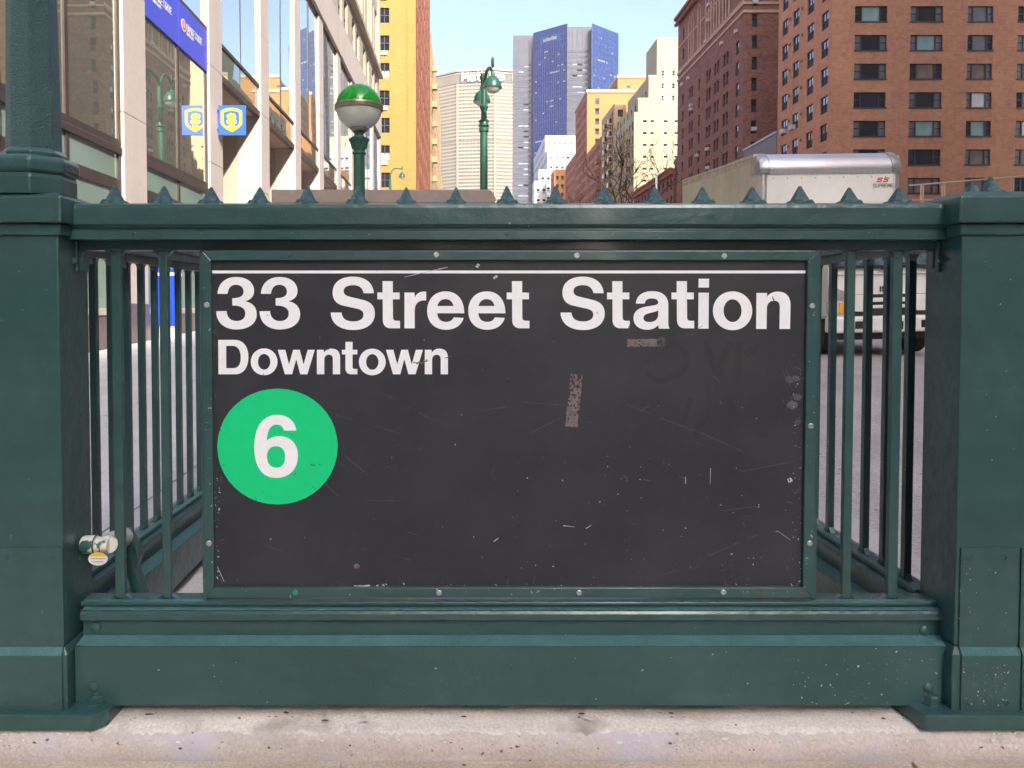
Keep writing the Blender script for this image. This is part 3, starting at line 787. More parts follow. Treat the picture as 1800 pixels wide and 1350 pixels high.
# white stepped office
wspec = ('slim', WFRAME_W, (WGLASS, CURT[3]))
def step_office(x0, x1, y0, y1, py, mat_, name, label, sc_=1.0):
    zt_ = FZ(py, y0); W = x1-x0
    s = rows(W, [1.0+2.4*i for i in range(30)], 1.3, zt_-3.2, 4.1, 1.9, 12, wspec, zt_-52)
    wv = rows(y1-y0, [1.0+3.2*i for i in range(30)], 2.4, zt_-3.2, 4.1, 1.7, 12, wspec, zt_-52)
    t, w = block(name, label, 'building', x0, x1, y0, y1, zt_, mat_, faces={'south': (s,), 'west': (wv, OFFICE_G)})
    backing(t, W, y1-y0, zt_)
    return t
t = step_office(FX(957,345), FX(1013,345), 345, 400, 238, CREAM_B, 'stepped_office_building', 'beige box topped office building rising behind the white stepped one')
step_office(FX(961,330), FX(1012,330), 330, 344.5, 262, OFFICE, 'stepped_office_building', 'white office building with rows of small square windows before the blue tower')
step_office(FX(946,322), FX(972,322), 322, 329.5, 298, OFFICE, 'stepped_office_building', 'lower white terrace step of the office building beside the orange brick block')
step_office(FX(938,312), FX(960,312), 312, 321.5, 318, OFFICE, 'stepped_office_building', 'lowest white terrace step, nearest the foot of the blue tower')
zz = FZ(298, 300)
s = rows(5, [.8+1.9*i for i in range(8)], 1.0, zz-2.5, 3.2, 1.6, 12, SD)
t, w = block('small_orange_building', 'small orange brick building squeezed between the white offices and the dark red houses', 'building',
             FX(973,300), FX(997,300), 300, 311, zz, BRICK_OR, faces={'south': (s,), 'west': (rows(11, [1,4,7], 1.2, zz-2.5, 3.2, 1.7, 12, SD), BRICK_R)})
backing(t, 5, 11, zz)
def streetblock(name, label, y0, y1, py, mat_, x0=37.0, x1=58, wx=3.0, ww=1.3, wh=1.75, dz=3.0, smat=None, south=None, pyref=None, trim=None, spec=SD):
    zt_ = FZ(py, pyref or y0); D = y1-y0
    wv = rows(D, [1.1+wx*i for i in range(40)], ww, zt_-1.6, dz, wh, 26, spec, 2.5)
    faces = {'west': (wv,)}
    if south: faces['south'] = (rows(x1-x0, south, ww, zt_-1.6, dz, wh, 26, spec, 2.5), smat or mat_)
    t, w = block(name, label, 'building', x0, x1, y0, y1, zt_, mat_, faces=faces)
    backing(t, x1-x0, D, zt_)
    if trim:
        m = MB(); m.box(-.35, x1-x0, -.35, D, zt_, zt_+.9); obj('cornice', m, trim, t, bevel=.08)
    return t, zt_
streetblock('dark_red_house', 'narrow dark red brick house front with tall window strips, farthest on the right kerb', 256.4, 281, 270, BRICK_R, pyref=256, wx=2.6, ww=1.2)
t, zo = streetblock('orange_brick_building', 'tall orange brick building with a white cornice just right of the blue glass tower', 232, 256, 163, BRICK_R, x1=52, wx=2.4, ww=1.2, wh=1.9, smat=BRICK_OR, south=[2.4], trim=TRIM_W)
streetblock('orange_penthouse_block', 'orange brick rooftop block peeping up between the white cornice and the cream building', 262, 280, 137, BRICK_OR, x0=FX(1083,262), x1=64, smat=BRICK_OR, south=[3.0], trim=TRIM_W)
t, zr = streetblock('red_balcony_building', 'rust red brick building with dark balconies behind the bare tree', 208.5, 231.6, 240, BRICK_R, x1=50, wx=2.6, south=[1.6, 4.2], smat=BRICK_OR)
for k in range(8):
    m = MB(); m.box(-1.1, .0, .3, 3.3, zr-7-3.6*k, zr-6.85-3.6*k); m.box(-1.1, -1.0, .3, 3.3, zr-6.85-3.6*k, zr-5.9-3.6*k)
    m.box(-1.0, 0, .3, .4, zr-6.85-3.6*k, zr-5.9-3.6*k); obj('balcony', m, BRICK_OR if k < 1 else BRICK_R, t)
# tan corner tower and cream stepped tower
t, zz = streetblock('tan_corner_tower', 'tan brick apartment house with bay windows left of the cream stepped tower', 190, 207.5, 181, TAN_B, x1=FX(1098,190), wx=2.6, south=[.8], smat=TAN_B)
for k in range(13):
    for yq in (3.0, 9.0):
        m = MB(); m.box(-.9, .1, yq, yq+2.2, zz-4.5-3.2*k, zz-2.6-3.2*k); obj('bay_window', m, TAN_B, t)
        m = MB(); m.box(-.93, -.9, yq+.3, yq+1.9, zz-4.1-3.2*k, zz-3.0-3.2*k); m.box(-.7, -.1, yq-.03, yq-.001, zz-4.1-3.2*k, zz-3.0-3.2*k); obj('bay_pane', m, WGLASS, t)
cr = []
zc = FZ(197, 168); zs_ = [FZ(197,168), FZ(173,168), FZ(133,168), FZ(67,168)]
xs_ = [37.0, FX(1119,168), FX(1137,168), FX(1151,168), 60]
ct = thing('cream_stepped_tower', 'sunlit cream brick tower stepping up towards the right behind the bare tree', 'building', (37, 168, 0))
def cw(x, yy): return yy
stepwin = {0: [], 1: [(1.0, .9)], 2: [(.45,.7)], 3: [(1.6, .8), (3.9, .8), (6.5,.8), (9,.8)]}
for i in range(4):
    a, b = xs_[i], xs_[i+1]; H = zs_[i]; W = b-a
    rects = []
    for (x, w) in stepwin[i]:
        for k in range(30):
            z1 = FZ(211 + 20.9*k, 168) if i else 0
            if i == 3 and k == 0: z1 = FZ(211, 168)
            if z1 < 3: break
            if z1 < H-1.5: rects.append((x, x+w, z1-.95, z1, ('slim', WFRAME_W, (WGLASS, CURT[1]))))
    if i == 3:
        for py in (124, 146.5, 168):
            z1 = FZ(py, 168); rects.append((1.0, 3.9, z1-1.1, z1, ('triple', WFRAME_W, (CURT[1], WGLASS))))
    o = obj('wall', wall_mb(W, H, [r[:4] for r in rects], .2, -1), CREAM_B, ct, loc=(a-37, 0.12*(3-i)*0, 0), rz=SOUTH)
    for r in rects:
        window(ct, o, r[4][0], r[0], r[2], r[1]-r[0], r[3]-r[2], r[4][1], r[4][2])
D = 21.5
west = rows(D, [1.2+3.0*i for i in range(8)], 1.3, zs_[0]-1.8, 3.0, 1.8, 20, SD, 2.5)
o = obj('wall', wall_mb(D, zs_[0], [r[:4] for r in west], .2, -1), CREAM_B, ct, loc=(0, D, 0), rz=WEST)
for r in west: window(ct, o, r[4][0], r[0], r[2], r[1]-r[0], r[3]-r[2], r[4][1], r[4][2])
for k in range(12):
    for yq in (4.0, 12.0):
        m = MB(); m.box(-.8, .05, yq, yq+2.0, zs_[0]-5-3.0*k, zs_[0]-3.2-3.0*k); obj('bay_window', m, TAN_B, ct)
for i in range(1, 4):
    x = xs_[i]-37; d = (21.5, 21.4, 10)[i-1]; zlo = zs_[i-1]-1
    wv = [(d-3.4-4.0*q, d-2.2-4.0*q, 1.6, 3.2) for q in range(int(d/4.2))] if i < 3 else []
    o = obj('wall', wall_mb(d, zs_[i]-zlo, wv, .2, 0), CREAM_B, ct, loc=(x, d, zlo), rz=WEST)
    for r in wv: window(ct, o, 'slim', r[0], r[2], r[1]-r[0], r[3]-r[2], WFRAME, (WGLASS, WSCREEN))
    m = MB(); m.box(x-.01+.02, 23, .03, d, zs_[i]-.6, zs_[i]-.3); obj('roof', m, GREY_ST, ct)
    m = MB(); m.box(x-.12, (xs_[i+1]-37), -.10, .0, zs_[i]-.35, zs_[i]+.12); obj('coping', m, CREAM_B, ct)
m = MB(); m.box(.05, 23, .05, D, zs_[0]-.6, zs_[0]-.3); obj('roof', m, GREY_ST, ct)
m = MB(); m.box(1.2, 22.4, .6, D-.6, -1, zs_[0]-.8); m.box(5.4, 22.4, .6, 9.5, zs_[0]-.7, zs_[3]-1); obj('interior_wall', m, DARK, ct)
m = MB(); m.lathe([(.9,0),(.9,2.4),(.1,3.2)], 3.3, 14, zs_[1]-.3, n=12); obj('water_tank', m, BLUEG, ct)
m = MB(); m.tube([(3.6,12,zs_[1]-.3),(3.6,12,zs_[1]+5.5)], .06, 6); obj('antenna', m, GREYG, ct)
# low dark red house in front
t, zz = streetblock('low_dark_red_house', 'low dark red house with a cornice in front of the cream tower', 136.4, 167.4, 296, BRICK_B, pyref=136.4, x1=56, wx=2.8, wh=1.9)
m = MB(); m.box(-.5, 0, 0, 31, zz-1.0, zz-.2); m.box(-.7, 0, 0, 31, zz-.2, zz+.2); obj('cornice', m, BRICK_R, t)
m = MB(); m.box(1, 3, 1.0, 3.0, zz-.2, zz+2.2); m.box(1.2, 1.5, 1.6, 1.9, zz+2.2, zz+3.6); obj('chimney', m, BRICK_B, t)

# dark brown brick apartment house
BY0, BY1, BTOP = 102.6, 134.0, FZ(38, 134)
D = BY1-BY0
wst = []
dmap = [(1197,.9,1),(1211,.9,2),(1225,.9,1),(1241,.95,2),(1255,.95,2),(1271,1.0,2),(1291,1.25,1)]
for px, w, n in dmap:
    Yc = 37.0*F0/(px-PX); xc = BY1-Yc
    for k in range(16):
        z1 = FZ(36, 104.9) - 2.80*k
        if z1 < 4: break
        hi = k == 0
        if hi: continue
        for q in range(n):
            x = xc - w/2 + (q-(n-1)/2)*1.25
            wst.append((x, x+w, z1-1.76, z1, ('sash', WFRAME, (WGLASS2, WSCREEN))))
    for j, z1 in enumerate((BTOP-2.2, BTOP-5.6)):
        for q in range(n):
            x = xc - w/2 + (q-(n-1)/2)*1.25
            wst.append((x, x+w, z1-1.9, z1, ('sash', WFRAME, (WGLASS2, WSCREEN))))
sth = []
for k in range(-1, 14):
    z1 = FZ(24, 102.6) - 2.79*k
    if z1 < 4 : break
    sth.append((FX(1315.5,102.6)-37, FX(1325,102.6)-37, z1-1.75, z1, ('sash', WFRAME, (WGLASS, WSCREEN))))
br, w = block('dark_brown_apartment_house', 'dark brown brick apartment house with pale string courses in the centre right', 'building',
              37, 56, BY0, BY1, BTOP, BRICK_B, faces={'west': (wst,), 'south': (sth,)})
backing(br, 19, D, BTOP)
zb = FZ(17, 103)
for z0, z1 in ((zb-.55, zb-.2), (zb+.55, zb+.85)):
    m = MB(); m.box(-.14, 0.0, -.14, D, z0, z1); m.box(0, 19, -.14, 0, z0, z1); obj('string_course', m, TRIM, br)
m = MB(); m.box(-.10, 0, 0, D, BTOP-8.9, BTOP-8.6); m.box(-.10, 0, 0, D, BTOP-4.8, BTOP-4.6); obj('string_course', m, TRIM, br)
m = MB(); m.box(-.5, 0.0, -.5, D, BTOP-.5, BTOP); m.box(-.8, 0.0, -.8, D, BTOP, BTOP+.45); m.box(0, 19, -.5, 0, BTOP-.5, BTOP); obj('cornice', m, BRICK_B, br)
for k in range(40):
    m = MB() if k == 0 else m
    m.box(-.7, -.15, .3+k*.79, .55+k*.79, BTOP-.95, BTOP-.5)
tag(obj('bracket', m, BRICK_B, br), kind='stuff')
for px, w, n in dmap[1:6]:
    Yc = 37.0*F0/(px-PX); yl = Yc-BY0
    m = MB()
    for q in range(n+1):
        y = yl + (q-n/2)*1.25
        m.box(-.16, 0, y-.13, y+.13, BTOP-8.6, BTOP-2.4)
    rings = []
    for q in range(n):
        y = yl + (q-(n-1)/2)*1.25
        pts_ = [(-.08, y+.52*math.cos(a), BTOP-2.4+.52*math.sin(a)) for a in [math.pi*i/8 for i in range(9)]]
        m.tube(pts_, .10, 5)
    obj('arched_surround', m, TRIM, br)
for (px, py) in ((1207,137),(1196,148),(1237,73),(1265,76),(1242,35),(1242,8),(1212,185),(1290,55),(1241,262),(1223,273),(1212,192),(1242,295)):
    Yc = 37.0*F0/(px-PX); p = at(px, py, Yc)
    m = MB(); m.box(-.35, .15, -.32, .32, -.22, .22); obj('air_conditioner', m, ACM, br, loc=(0, Yc-BY0, p.z))
for py in (3, 227):
    m = MB(); m.box(-.35, .35, -.3, .2, -.25, .25); obj('air_conditioner', m, ACM, br, loc=(FX(1320,102.6)-37, 0, FZ(py, 102.6)))

# grey stuccoed infill building
t, w = block('grey_infill_building', 'low grey stuccoed wall wedged between the dark brown and the orange brick buildings', 'building', 37, 50, 91.6, 102.3, FZ(266, 102.4), GREY_ST)
m = MB(); m.box(-.1, .3, 0, 10.7, FZ(266, 102.4), FZ(266, 102.4)+.2); obj('coping', m, GALV, t)

# orange brick block on the right
OY0, OY1 = 78.0, 91.3
OT = 54.0
sthw = []
colsx = [(1494,1550),(1590.5,1647),(1690,1734),(1777,1830),(1872,1928)]
cur_tab = [[CURT[0],WGLASS,CURT[3],WGLASS],[WGLASS,CURT[0],CURT[3],CURT[1]],[WGLASS,CURT[2],CURT[2],CURT[3]],[WGLASS,WGLASS,CURT[1],CURT[3]],[WGLASS,CURT[0],CURT[0],CURT[1]],[WGLASS,WGLASS,CURT[2],CURT[3]],[CURT[2],CURT[2],CURT[2],WGLASS]]
for k in range(-7, 10):
    z1 = FZ(10.5, OY0) - 2.855*k
    if z1 > OT-1 or z1 < 3: continue
    for i, (a, b) in enumerate(colsx):
        mid = cur_tab[k % 7][i % 4]
        side = CURT[3] if (k+i) % 3 else WGLASS
        sthw.append((FX(a, OY0)-37, FX(b, OY0)-37, z1-1.52, z1, ('triple', WFRAME, (mid, side))))
wstw = []
for i, px in enumerate((1373.5, 1392.5, 1417.5, 1442.5)):
    Yc = 37.0*F0/(px-PX); xc = OY1-Yc; w = 1.62
    for k in range(-7, 10):
        z1 = FZ(10.5, OY0) - 2.855*k
        if z1 > OT-1 or z1 < 3: continue
        wstw.append((xc-w/2, xc+w/2, z1-1.75, z1, ('sash4', WFRAME, (WGLASS2, WSCREEN))))
ob, w = block('orange_brick_apartment_block', 'big orange brown brick apartment block with wide dark windows filling the top right', 'building',
              37, 75, OY0, OY1, OT, BRICK_O, faces={'south': (sthw,), 'west': (wstw,)})
backing(ob, 38, OY1-OY0, OT)
for r in sthw:
    m = MB() if r is sthw[0] else m
    m.box(r[0]-.05, r[1]+.05, -.07, .1, r[2]-.12, r[2])
tag(obj('window_sill', m, WFRAME, ob), kind='stuff')
for (px, py) in ((1374,231),(1390,224)):
    Yc = 37.0*F0/(px-PX); m = MB(); m.box(-.4, .15, -.35, .35, -.25, .25); obj('air_conditioner', m, ACM, ob, loc=(0, Yc-OY0, FZ(py, Yc)))
m = MB()
for k in range(-7, 10):
    z1 = FZ(10.5, OY0) - 2.855*k
    if 3 < z1 < OT-1:
        for px in (1383, 1404): Yc = 37.0*F0/(px-PX); m.box(-.16, .0, Yc-OY0-.12, Yc-OY0+.12, z1-.6, z1-.35)
obj('vent_cap', m, BRICK_B, ob)
# low annex with a pipe rail on its roof
an, w = block('low_annex', 'low flat roofed annex below the orange brick block, topped by a cream pipe rail', 'building', FX(1640, 60), 60, 60, 74, FZ(352, 60), GREY_ST)
W = 60-FX(1640,60)
pr = thing('roof_railing', 'thin cream pipe railing on the annex roof at the right edge', 'railing', (FX(1600,64), 64, 0))
xa, xb = 0, FX(1815,57)-FX(1600,64)
ya = 0; ybk = -7
def rp(px):
    Y = 64 - 7*(px-1600)/215; return Y
for (p0, p1) in ((0,1),):
    A_ = at(1598, 326, rp(1598)); B_ = at(1812, 308.5, rp(1812)); o0 = Vector(pr.location)
    m = MB(); m.tube([A_-o0, B_-o0], .055, 6); obj('top_rail', m, RAILP, pr)
    A2 = at(1598, 352, rp(1598)); B2 = at(1812, 349, rp(1812))
    m = MB(); m.tube([A2-o0, B2-o0], .045, 6); obj('lower_rail', m, RAILP, pr)
for px in (1619, 1623, 1656.5, 1660.5, 1778, 1782):
    Y = rp(px); f = (px-1598)/214; T = at(px, 326-17.5*f, Y); Bm = Vector((T.x, T.y, FZ(356, Y)))
    m = MB(); m.tube([Bm-o0, T-o0], .06, 6); obj('railing_post', m, RAILP, pr)

# blocks added out of view to shade the foreground and dim front light
def shade_block(label, x0, x1, y0, y1, h, mat_):
    D = y1-y0
    wv = [(x, x+2.2, z, z+2.2, ('slim', WFRAME, (WGLASS,))) for z in range(8, int(min(h, 70))-4, 8) for x in range(3, int(D)-4, 9)]
    t, w = block('unseen_light_blocker', label, 'building', x0, x1, y0, y1, h, mat_, faces={'west': (wv,)})
shade_block('unseen pale stone block across the avenue, sized to shade the railing and truck', 37, 49.8, -79.98, 50, 64, OLDSTONE)
shade_block('unseen grey tower behind the low block, placed to shade the brick fronts', 50, 84, 18, 50, 112, OFFICE_G)
shade_block('unseen long tan block across the avenue, sized to shade the foreground', 37, 62, -190, -80, 66.5, TAN_B)
def shade_block_left(label, x0, x1, y0, y1, h, mat_):
    D = y1-y0
    wv = [(x, x+2.2, z, z+2.2, ('slim', WFRAME, (WGLASS,))) for z in range(8, int(h)-4, 8) for x in range(3, int(D)-4, 9)]
    t, w = block('unseen_light_blocker', label, 'building', x0, x1, y0, y1, h, mat_, faces={'east': (wv,)})
shade_block_left('unseen brown block added behind the camera to dim the front light', -30, BX, -60, -19, 84, BRICK_B)
shade_block_left('unseen tall brown block added far behind the camera to dim the front light', -30, BX, -150, -76, 85, BRICK_B)
block('unseen_light_blocker', 'unseen broad brown tower added across the avenue to dim the front light', 'building', -6, 36, -260, -225, 170, BRICK_B)
# ------------------------------------------------------------------ newsstand roof, lamps, trees, pole
KY = 9.6
kx0, kx1 = FX(479, KY), FX(872, KY)
kt, kb = FZ(333, KY), FZ(357, KY)
ks = thing('news_kiosk', 'long low kiosk with a flat grey brown roof just behind the railing spikes', 'kiosk', (kx0, KY, gz(KY)))
g0 = gz(KY)
m = MB(); W = kx1-kx0
m.loft([[(0,y,kb-g0),(W-.02,y,kb-g0),(W,y,kb-g0+.05),(W-.05,y,kt-g0-.02),(W-.1,y,kt-g0),(0,y,kt-g0)] for y in (0, 1.5)])
obj('roof', m, ROOF_K, ks, bevel=.012)
m = MB(); m.box(.12, W-.2, .12, 1.4, -.1, kb-g0); obj('cabin', m, KIOSK_B, ks)
m = MB(); m.box(.3, W-.4, .09, .118, 1.0, kb-g0-.12); obj('shutter', m, GALV, ks)

def globe_lamp():
    Y = 7.36; c = at(631, 189, Y); r = 40.0/F0*Y; x, z0 = c.x, gz(Y)
    t = thing('subway_globe_lamp', 'green and white globe lamp on a green post at the far stair end', 'lamp', (x, Y, 0))
    m = MB(); pr_ = [(r*math.sin(a), r*math.cos(a)) for a in [math.pi/2*i/14 for i in range(0, 14)]] + [(r*.995, .012)]
    m.lathe(list(reversed([(max(p,.001), h) for p, h in pr_])), 0, 0, c.z, n=40); obj('upper_globe', m, GLOBE_G, t, smooth=True)
    m = MB(); m.lathe([(r*math.sin(a), -r*math.cos(a)) for a in [math.pi/2*(i/14) for i in range(4, 14)]] + [(r*.995, -.03)], 0, 0, c.z, n=40); obj('lower_globe', m, GLOBE_W, t, smooth=True)
    m = MB(); m.lathe([(r*.97,-.035),(r*1.045,-.03),(r*1.06,-.012),(r*1.03,-.008),(r*1.03,.0),(r*1.06,.004),(r*1.04,.02),(r*.97,.025)], 0, 0, c.z, n=48); obj('globe_band', m, BAND_M, t, smooth=True)
    zp = lambda py: FZ(py, Y)
    s = Y/F0
    m = MB(); m.lathe([(13*s, zp(231)),(16*s,zp(228)),(16*s,zp(224)),(12*s,zp(221))], n=24); obj('globe_holder', m, BAND_M, t, smooth=True)
    m = MB()
    m.lathe([(8*s,zp(232)),(11*s,zp(229)),(10*s,zp(233)),(7.5*s,zp(236)),(7.5*s,zp(239)),(12*s,zp(241)),(15.5*s,zp(243)),(15.5*s,zp(247)),(12*s,zp(251)),(12*s,zp(258)),(10*s,zp(262)),(10*s,zp(267)),(12*s,zp(268.5)),(12*s,zp(271)),(9*s,zp(273))][::-1], n=20)
    obj('capital', m, GREEN_LAMP, t, smooth=True)
    for k in range(8):
        a = k*math.pi/4; m = MB(); m.tube([(11*s*math.cos(a),11*s*math.sin(a),zp(262)),(13.5*s*math.cos(a),13.5*s*math.sin(a),zp(250)),(16.5*s*math.cos(a),16.5*s*math.sin(a),zp(244))], [2*s,2.4*s,2.8*s], 6); obj('capital_leaf', m, GREEN_LAMP, t, smooth=True)
    m = MB(); m.lathe([(10.8*s, z0+.1),(10.2*s, zp(272))], n=8, rot=R(22.5)); obj('shaft', m, GREEN_LAMP, t)
    m = MB(); m.lathe([(20*s,z0-.05),(20*s,z0+.12),(15*s,z0+.2),(15*s,z0+.9),(18*s,z0+.95),(18*s,z0+1.0),(11*s,z0+1.1)], n=8, rot=R(22.5)); obj('base', m, GREEN_LAMP, t)
globe_lamp()

def lamp_head(name_parent, x, y, ztop, r, parent):
    """bell shaped shade with a glass bowl; ztop = top of the bell, local to the parent"""
    m = MB(); m.lathe([(r*1.08,-r*1.55),(r*1.08,-r*1.45),(r,-r*1.40),(r*.96,-r*1.0),(r*.75,-r*.55),(r*.45,-r*.25),(r*.28,-r*.1),(r*.26,r*.25),(r*.12,r*.3)], x, y, ztop, n=24)
    sh = obj('lamp_shade', m, GREEN_LAMP, parent, smooth=True)
    m = MB(); m.lathe([(.005,-r*2.15),(r*.4,-r*2.08),(r*.75,-r*1.85),(r*.95,-r*1.56)], x, y, ztop, n=24); obj('lamp_bowl', m, GLOBE_W, parent, smooth=True)
def twin_lamp():
    Y = 29.3; b = at(850.5, 300, Y); g = gz(Y)
    t = thing('street_lamp', 'tall green street lamp with two bell shaped heads in front of the curved office tower', 'street lamp', (b.x, Y, g))
    Z_ = lambda py: FZ(py, Y)-g
    s = Y/F0
    m = MB(); m.lathe([(.22,-.2),(.22,.9),(.15,1.1),(7.2*s,1.6),(6.5*s,Z_(232))], n=16); obj('shaft', m, GREEN_LAMP, t, smooth=True)
    m = MB(); m.lathe([(6*s,Z_(234)),(8.5*s,Z_(231)),(8.5*s,Z_(226)),(7*s,Z_(224)),(10*s,Z_(222)),(8*s,Z_(219)),(8*s,Z_(215)),(9.5*s,Z_(213)),(6.5*s,Z_(210))], n=16); obj('collar', m, GREEN_LAMP, t, smooth=True)
    m = MB(); m.lathe([(5.2*s,Z_(222)),(4.8*s,Z_(150))], n=12); obj('upper_shaft', m, GREEN_LAMP, t, smooth=True)
    m = MB(); m.lathe([(5*s,Z_(194)),(7*s,Z_(191)),(7.5*s,Z_(187)),(5*s,Z_(184))], n=16); obj('collar', m, GREEN_LAMP, t, smooth=True)
    for (hp, hy, dY) in ((866, 131, -1.35), (847, 157, 1.0)):
        hd = at(hp, hy, Y+dY); lx, ly, lz = hd.x-b.x, dY, hd.z-g
        zs0 = Z_(186); top = lz+.42
        pts_ = [(0,0,zs0)]
        for i in range(11):
            a = math.pi*i/10
            f = (1-math.cos(a))/2
            pts_.append((lx*f, ly*f, max(zs0+.3, top-.42-.25)+ (.67*math.sin(a)) + (f*(lz+.08-(top-.67)) if False else 0) + (zs0+.3-(top-.67) if i == 0 and zs0+.3 > top-.67 else 0)))
        pts_[-1] = (lx, ly, lz+.05)
        m = MB(); m.tube(pts_, [2.6*s]*len(pts_), 8); obj('crook_arm', m, GREEN_LAMP, t, smooth=True)
        m = MB(); m.lathe([(1.5*s,0),(2.6*s,.06),(2.6*s,.3),(.8*s,.38)], lx, ly, lz+.25, n=10); obj('finial', m, BLACKPL, t, smooth=True)
        lamp_head('x', lx, ly, lz, .315, t)
twin_lamp()
def crook_lamp():
    Y = 50.0; b = at(686, 330, Y); g = gz(Y)
    t = thing('street_lamp', 'small green crook armed street lamp against the yellow brick tower', 'street lamp', (b.x, Y, g))
    s = Y/F0
    m = MB(); m.lathe([(.2,-.2),(.2,1.0),(.1,1.4),(.08,FZ(318,Y)-g)], n=12); obj('shaft', m, GREEN_LAMP, t, smooth=True)
    hx = FX(707.5, Y)-b.x; zt_ = FZ(297, Y)-g
    pts_ = [(0,0,FZ(319,Y)-g)] + [(hx*(1-math.cos(a))/2*1.0, 0, zt_-.55+.6*math.sin(a)) for a in [math.pi*(.05+.5*i/8) for i in range(9)]] + [(hx, 0, zt_)]
    m = MB(); m.tube(pts_, .05, 6); obj('crook_arm', m, GREEN_LAMP, t, smooth=True)
    m = MB(); m.lathe([(.03,0),(.06,.1),(.02,.25)], hx, 0, zt_-.05, n=8); obj('finial', m, GREEN_LAMP, t)
    lamp_head('x', hx, 0, FZ(303, Y)-g, .20, t)
crook_lamp()

def bare_tree(px, Y, pytop, label, seed, spread=1.0, lean=0.0, px_root=None):
    rnd = random.Random(seed)
    b = Vector((FX(px, Y), Y, gz(Y)-.2)); top = FZ(pytop, Y)-b.z
    t = thing('bare_tree', label, 'tree', b)
    tr = MB(); br_ = MB()
    fork = top*.42
    tr.tube([(0,0,-.1),(.03,.02,fork*.5),(lean*.3,0,fork)], [.26*top/14, .20*top/14, .17*top/14], 8)
    obj('trunk', tr, BARK, t, smooth=True)
    def grow(p, d, L, r, depth):
        pts_ = [p]; q = Vector(p); dd = Vector(d)
        n = 4
        for i in range(n):
            dd = (dd + Vector((rnd.uniform(-.16,.16), rnd.uniform(-.16,.16), rnd.uniform(-.05,.12)))).normalized()
            q = q + dd*(L/n); pts_.append(tuple(q))
        br_.tube(pts_, [r*(1-.16*i) for i in range(n+1)], 5 if depth < 2 else 4)
        if depth >= 5 or r < .006: return
        for k in range(3 if depth < 3 else 2):
            i = rnd.choice((2,3,4)) if k else 4
            a = rnd.uniform(0, 2*math.pi); tilt = rnd.uniform(.35, .85)
            u = dd.orthogonal().normalized(); v = dd.cross(u)
            nd = (dd*math.cos(tilt) + (u*math.cos(a)+v*math.sin(a))*math.sin(tilt)*spread + Vector((0,0,.10))).normalized()
            grow(pts_[i], nd, L*rnd.uniform(.58,.78), r*(.62 if k else .7), depth+1)
    base = Vector((lean*.3, 0, fork-.1))
    for k in range(4):
        a = k*math.pi/2 + rnd.uniform(-.4,.4); tilt = rnd.uniform(.45,.75)*spread
        grow(tuple(base), Vector((math.cos(a)*math.sin(tilt), math.sin(a)*math.sin(tilt), math.cos(tilt))), top*.26, .12*top/14, 1)
    grow(tuple(base), Vector((lean*.1,0,1)).normalized(), top*.25, .13*top/14, 1)
    tag(obj('branch', br_, BARK, t), kind='stuff')
bare_tree(1097, 60, 236, 'bare street tree with a wide crown of thin twigs before the cream tower', 11, 1.15, .4)
bare_tree(1018, 72, 322, 'low bare tree whose twigs barely show over the railing left of the taller tree', 5, 1.2)

Y = 50.0; b = at(1153.5, 340, Y); g = gz(Y)-.15
fp = thing('white_pole', 'thin white pole standing in the avenue before the low dark red house', 'pole', (b.x, Y, g))
m = MB(); m.lathe([(.075,-.1),(.07,FZ(308,Y)-g)], n=10); obj('shaft', m, WHITEP, fp, smooth=True)
m = MB(); m.lathe([(.09,FZ(308,Y)-g),(.06,FZ(307,Y)-g+.05)], n=10); obj('cap', m, GALV, fp)

# blue box on the pavement by the facade
Yb = 13.2
x0, x1 = FX(276, Yb), FX(308, Yb); g = gz(Yb)
nb = thing('news_box', 'bright blue upright box with a white foot standing on the left pavement', 'newspaper box', ((x0+x1)/2, Yb, g))
hw = (x1-x0)/2; h = FZ(466, Yb)-g
m = MB(); m.box(-hw, hw, 0, .34, .22, h); obj('cabinet', m, BLUEBOX, nb, bevel=.01)
m = MB(); m.box(-hw-.003, hw+.003, -.004, .344, h-.18, h-.13); obj('stripe', m, WHITEP, nb)
m = MB(); m.box(-hw*.8, hw*.8, .03, .31, .0, .22); obj('foot', m, WHITEP, nb)
m = MB(); m.box(-hw*.7, hw*.7, -.008, 0, h*.45, h*.8); obj('door', m, BLUEBOX, nb, bevel=.004)
m = MB(); m.box(-hw*.3, hw*.3, -.03, -.008, h*.72, h*.75); obj('handle', m, GALV, nb)

# ------------------------------------------------------------------ the truck
TX, TY = 6.43, 11.6
tk = thing('box_truck', 'white cab over box truck with a rounded silver roof edge waiting in the road', 'truck', (TX, TY, gz(TY)-.15))
tk.rotation_euler = (0.045, -0.022, R(3.0))
def T(m, name, mat_, parent=None, **k): return obj(name, m, mat_, parent or tk, **k)
BF, BL, BH, BW = 1.42, 3.75, 3.28, 1.22          # cargo box: front y, length, top, half width
m = MB(); m.box(-BW+.05, BW-.05, BF+.02, BF+BL, .95, BH-.30)
cb = T(m, 'cargo_box', TRUCKS)
cb.location.x = -0.19
m = MB(); m.box(-BW+.14, BW-.14, BF-.004, BF+.02, .98, BH-.36); T(m, 'front_panel', TRUCKW, cb)
m = MB(); m.box(-BW, -BW+.05, BF+.06, BF+BL, .95, BH-.06); T(m, 'side_panel', TRUCKS, cb)
m = MB(); m.box(BW-.05, BW, BF+.06, BF+BL, .95, BH-.06); T(m, 'side_panel', TRUCKS, cb)
m = MB(); m.box(-BW-.012, -BW+.05, BF+.2, BF+BL, BH-.06, BH); m.box(BW-.05, BW+.012, BF+.2, BF+BL, BH-.06, BH); T(m, 'roof_edge', GALV, cb, bevel=.008)
m = MB(); m.box(-BW+.05, BW-.05, BF+.25, BF+BL, BH-.05, BH-.02); T(m, 'roof', SILVER, cb)
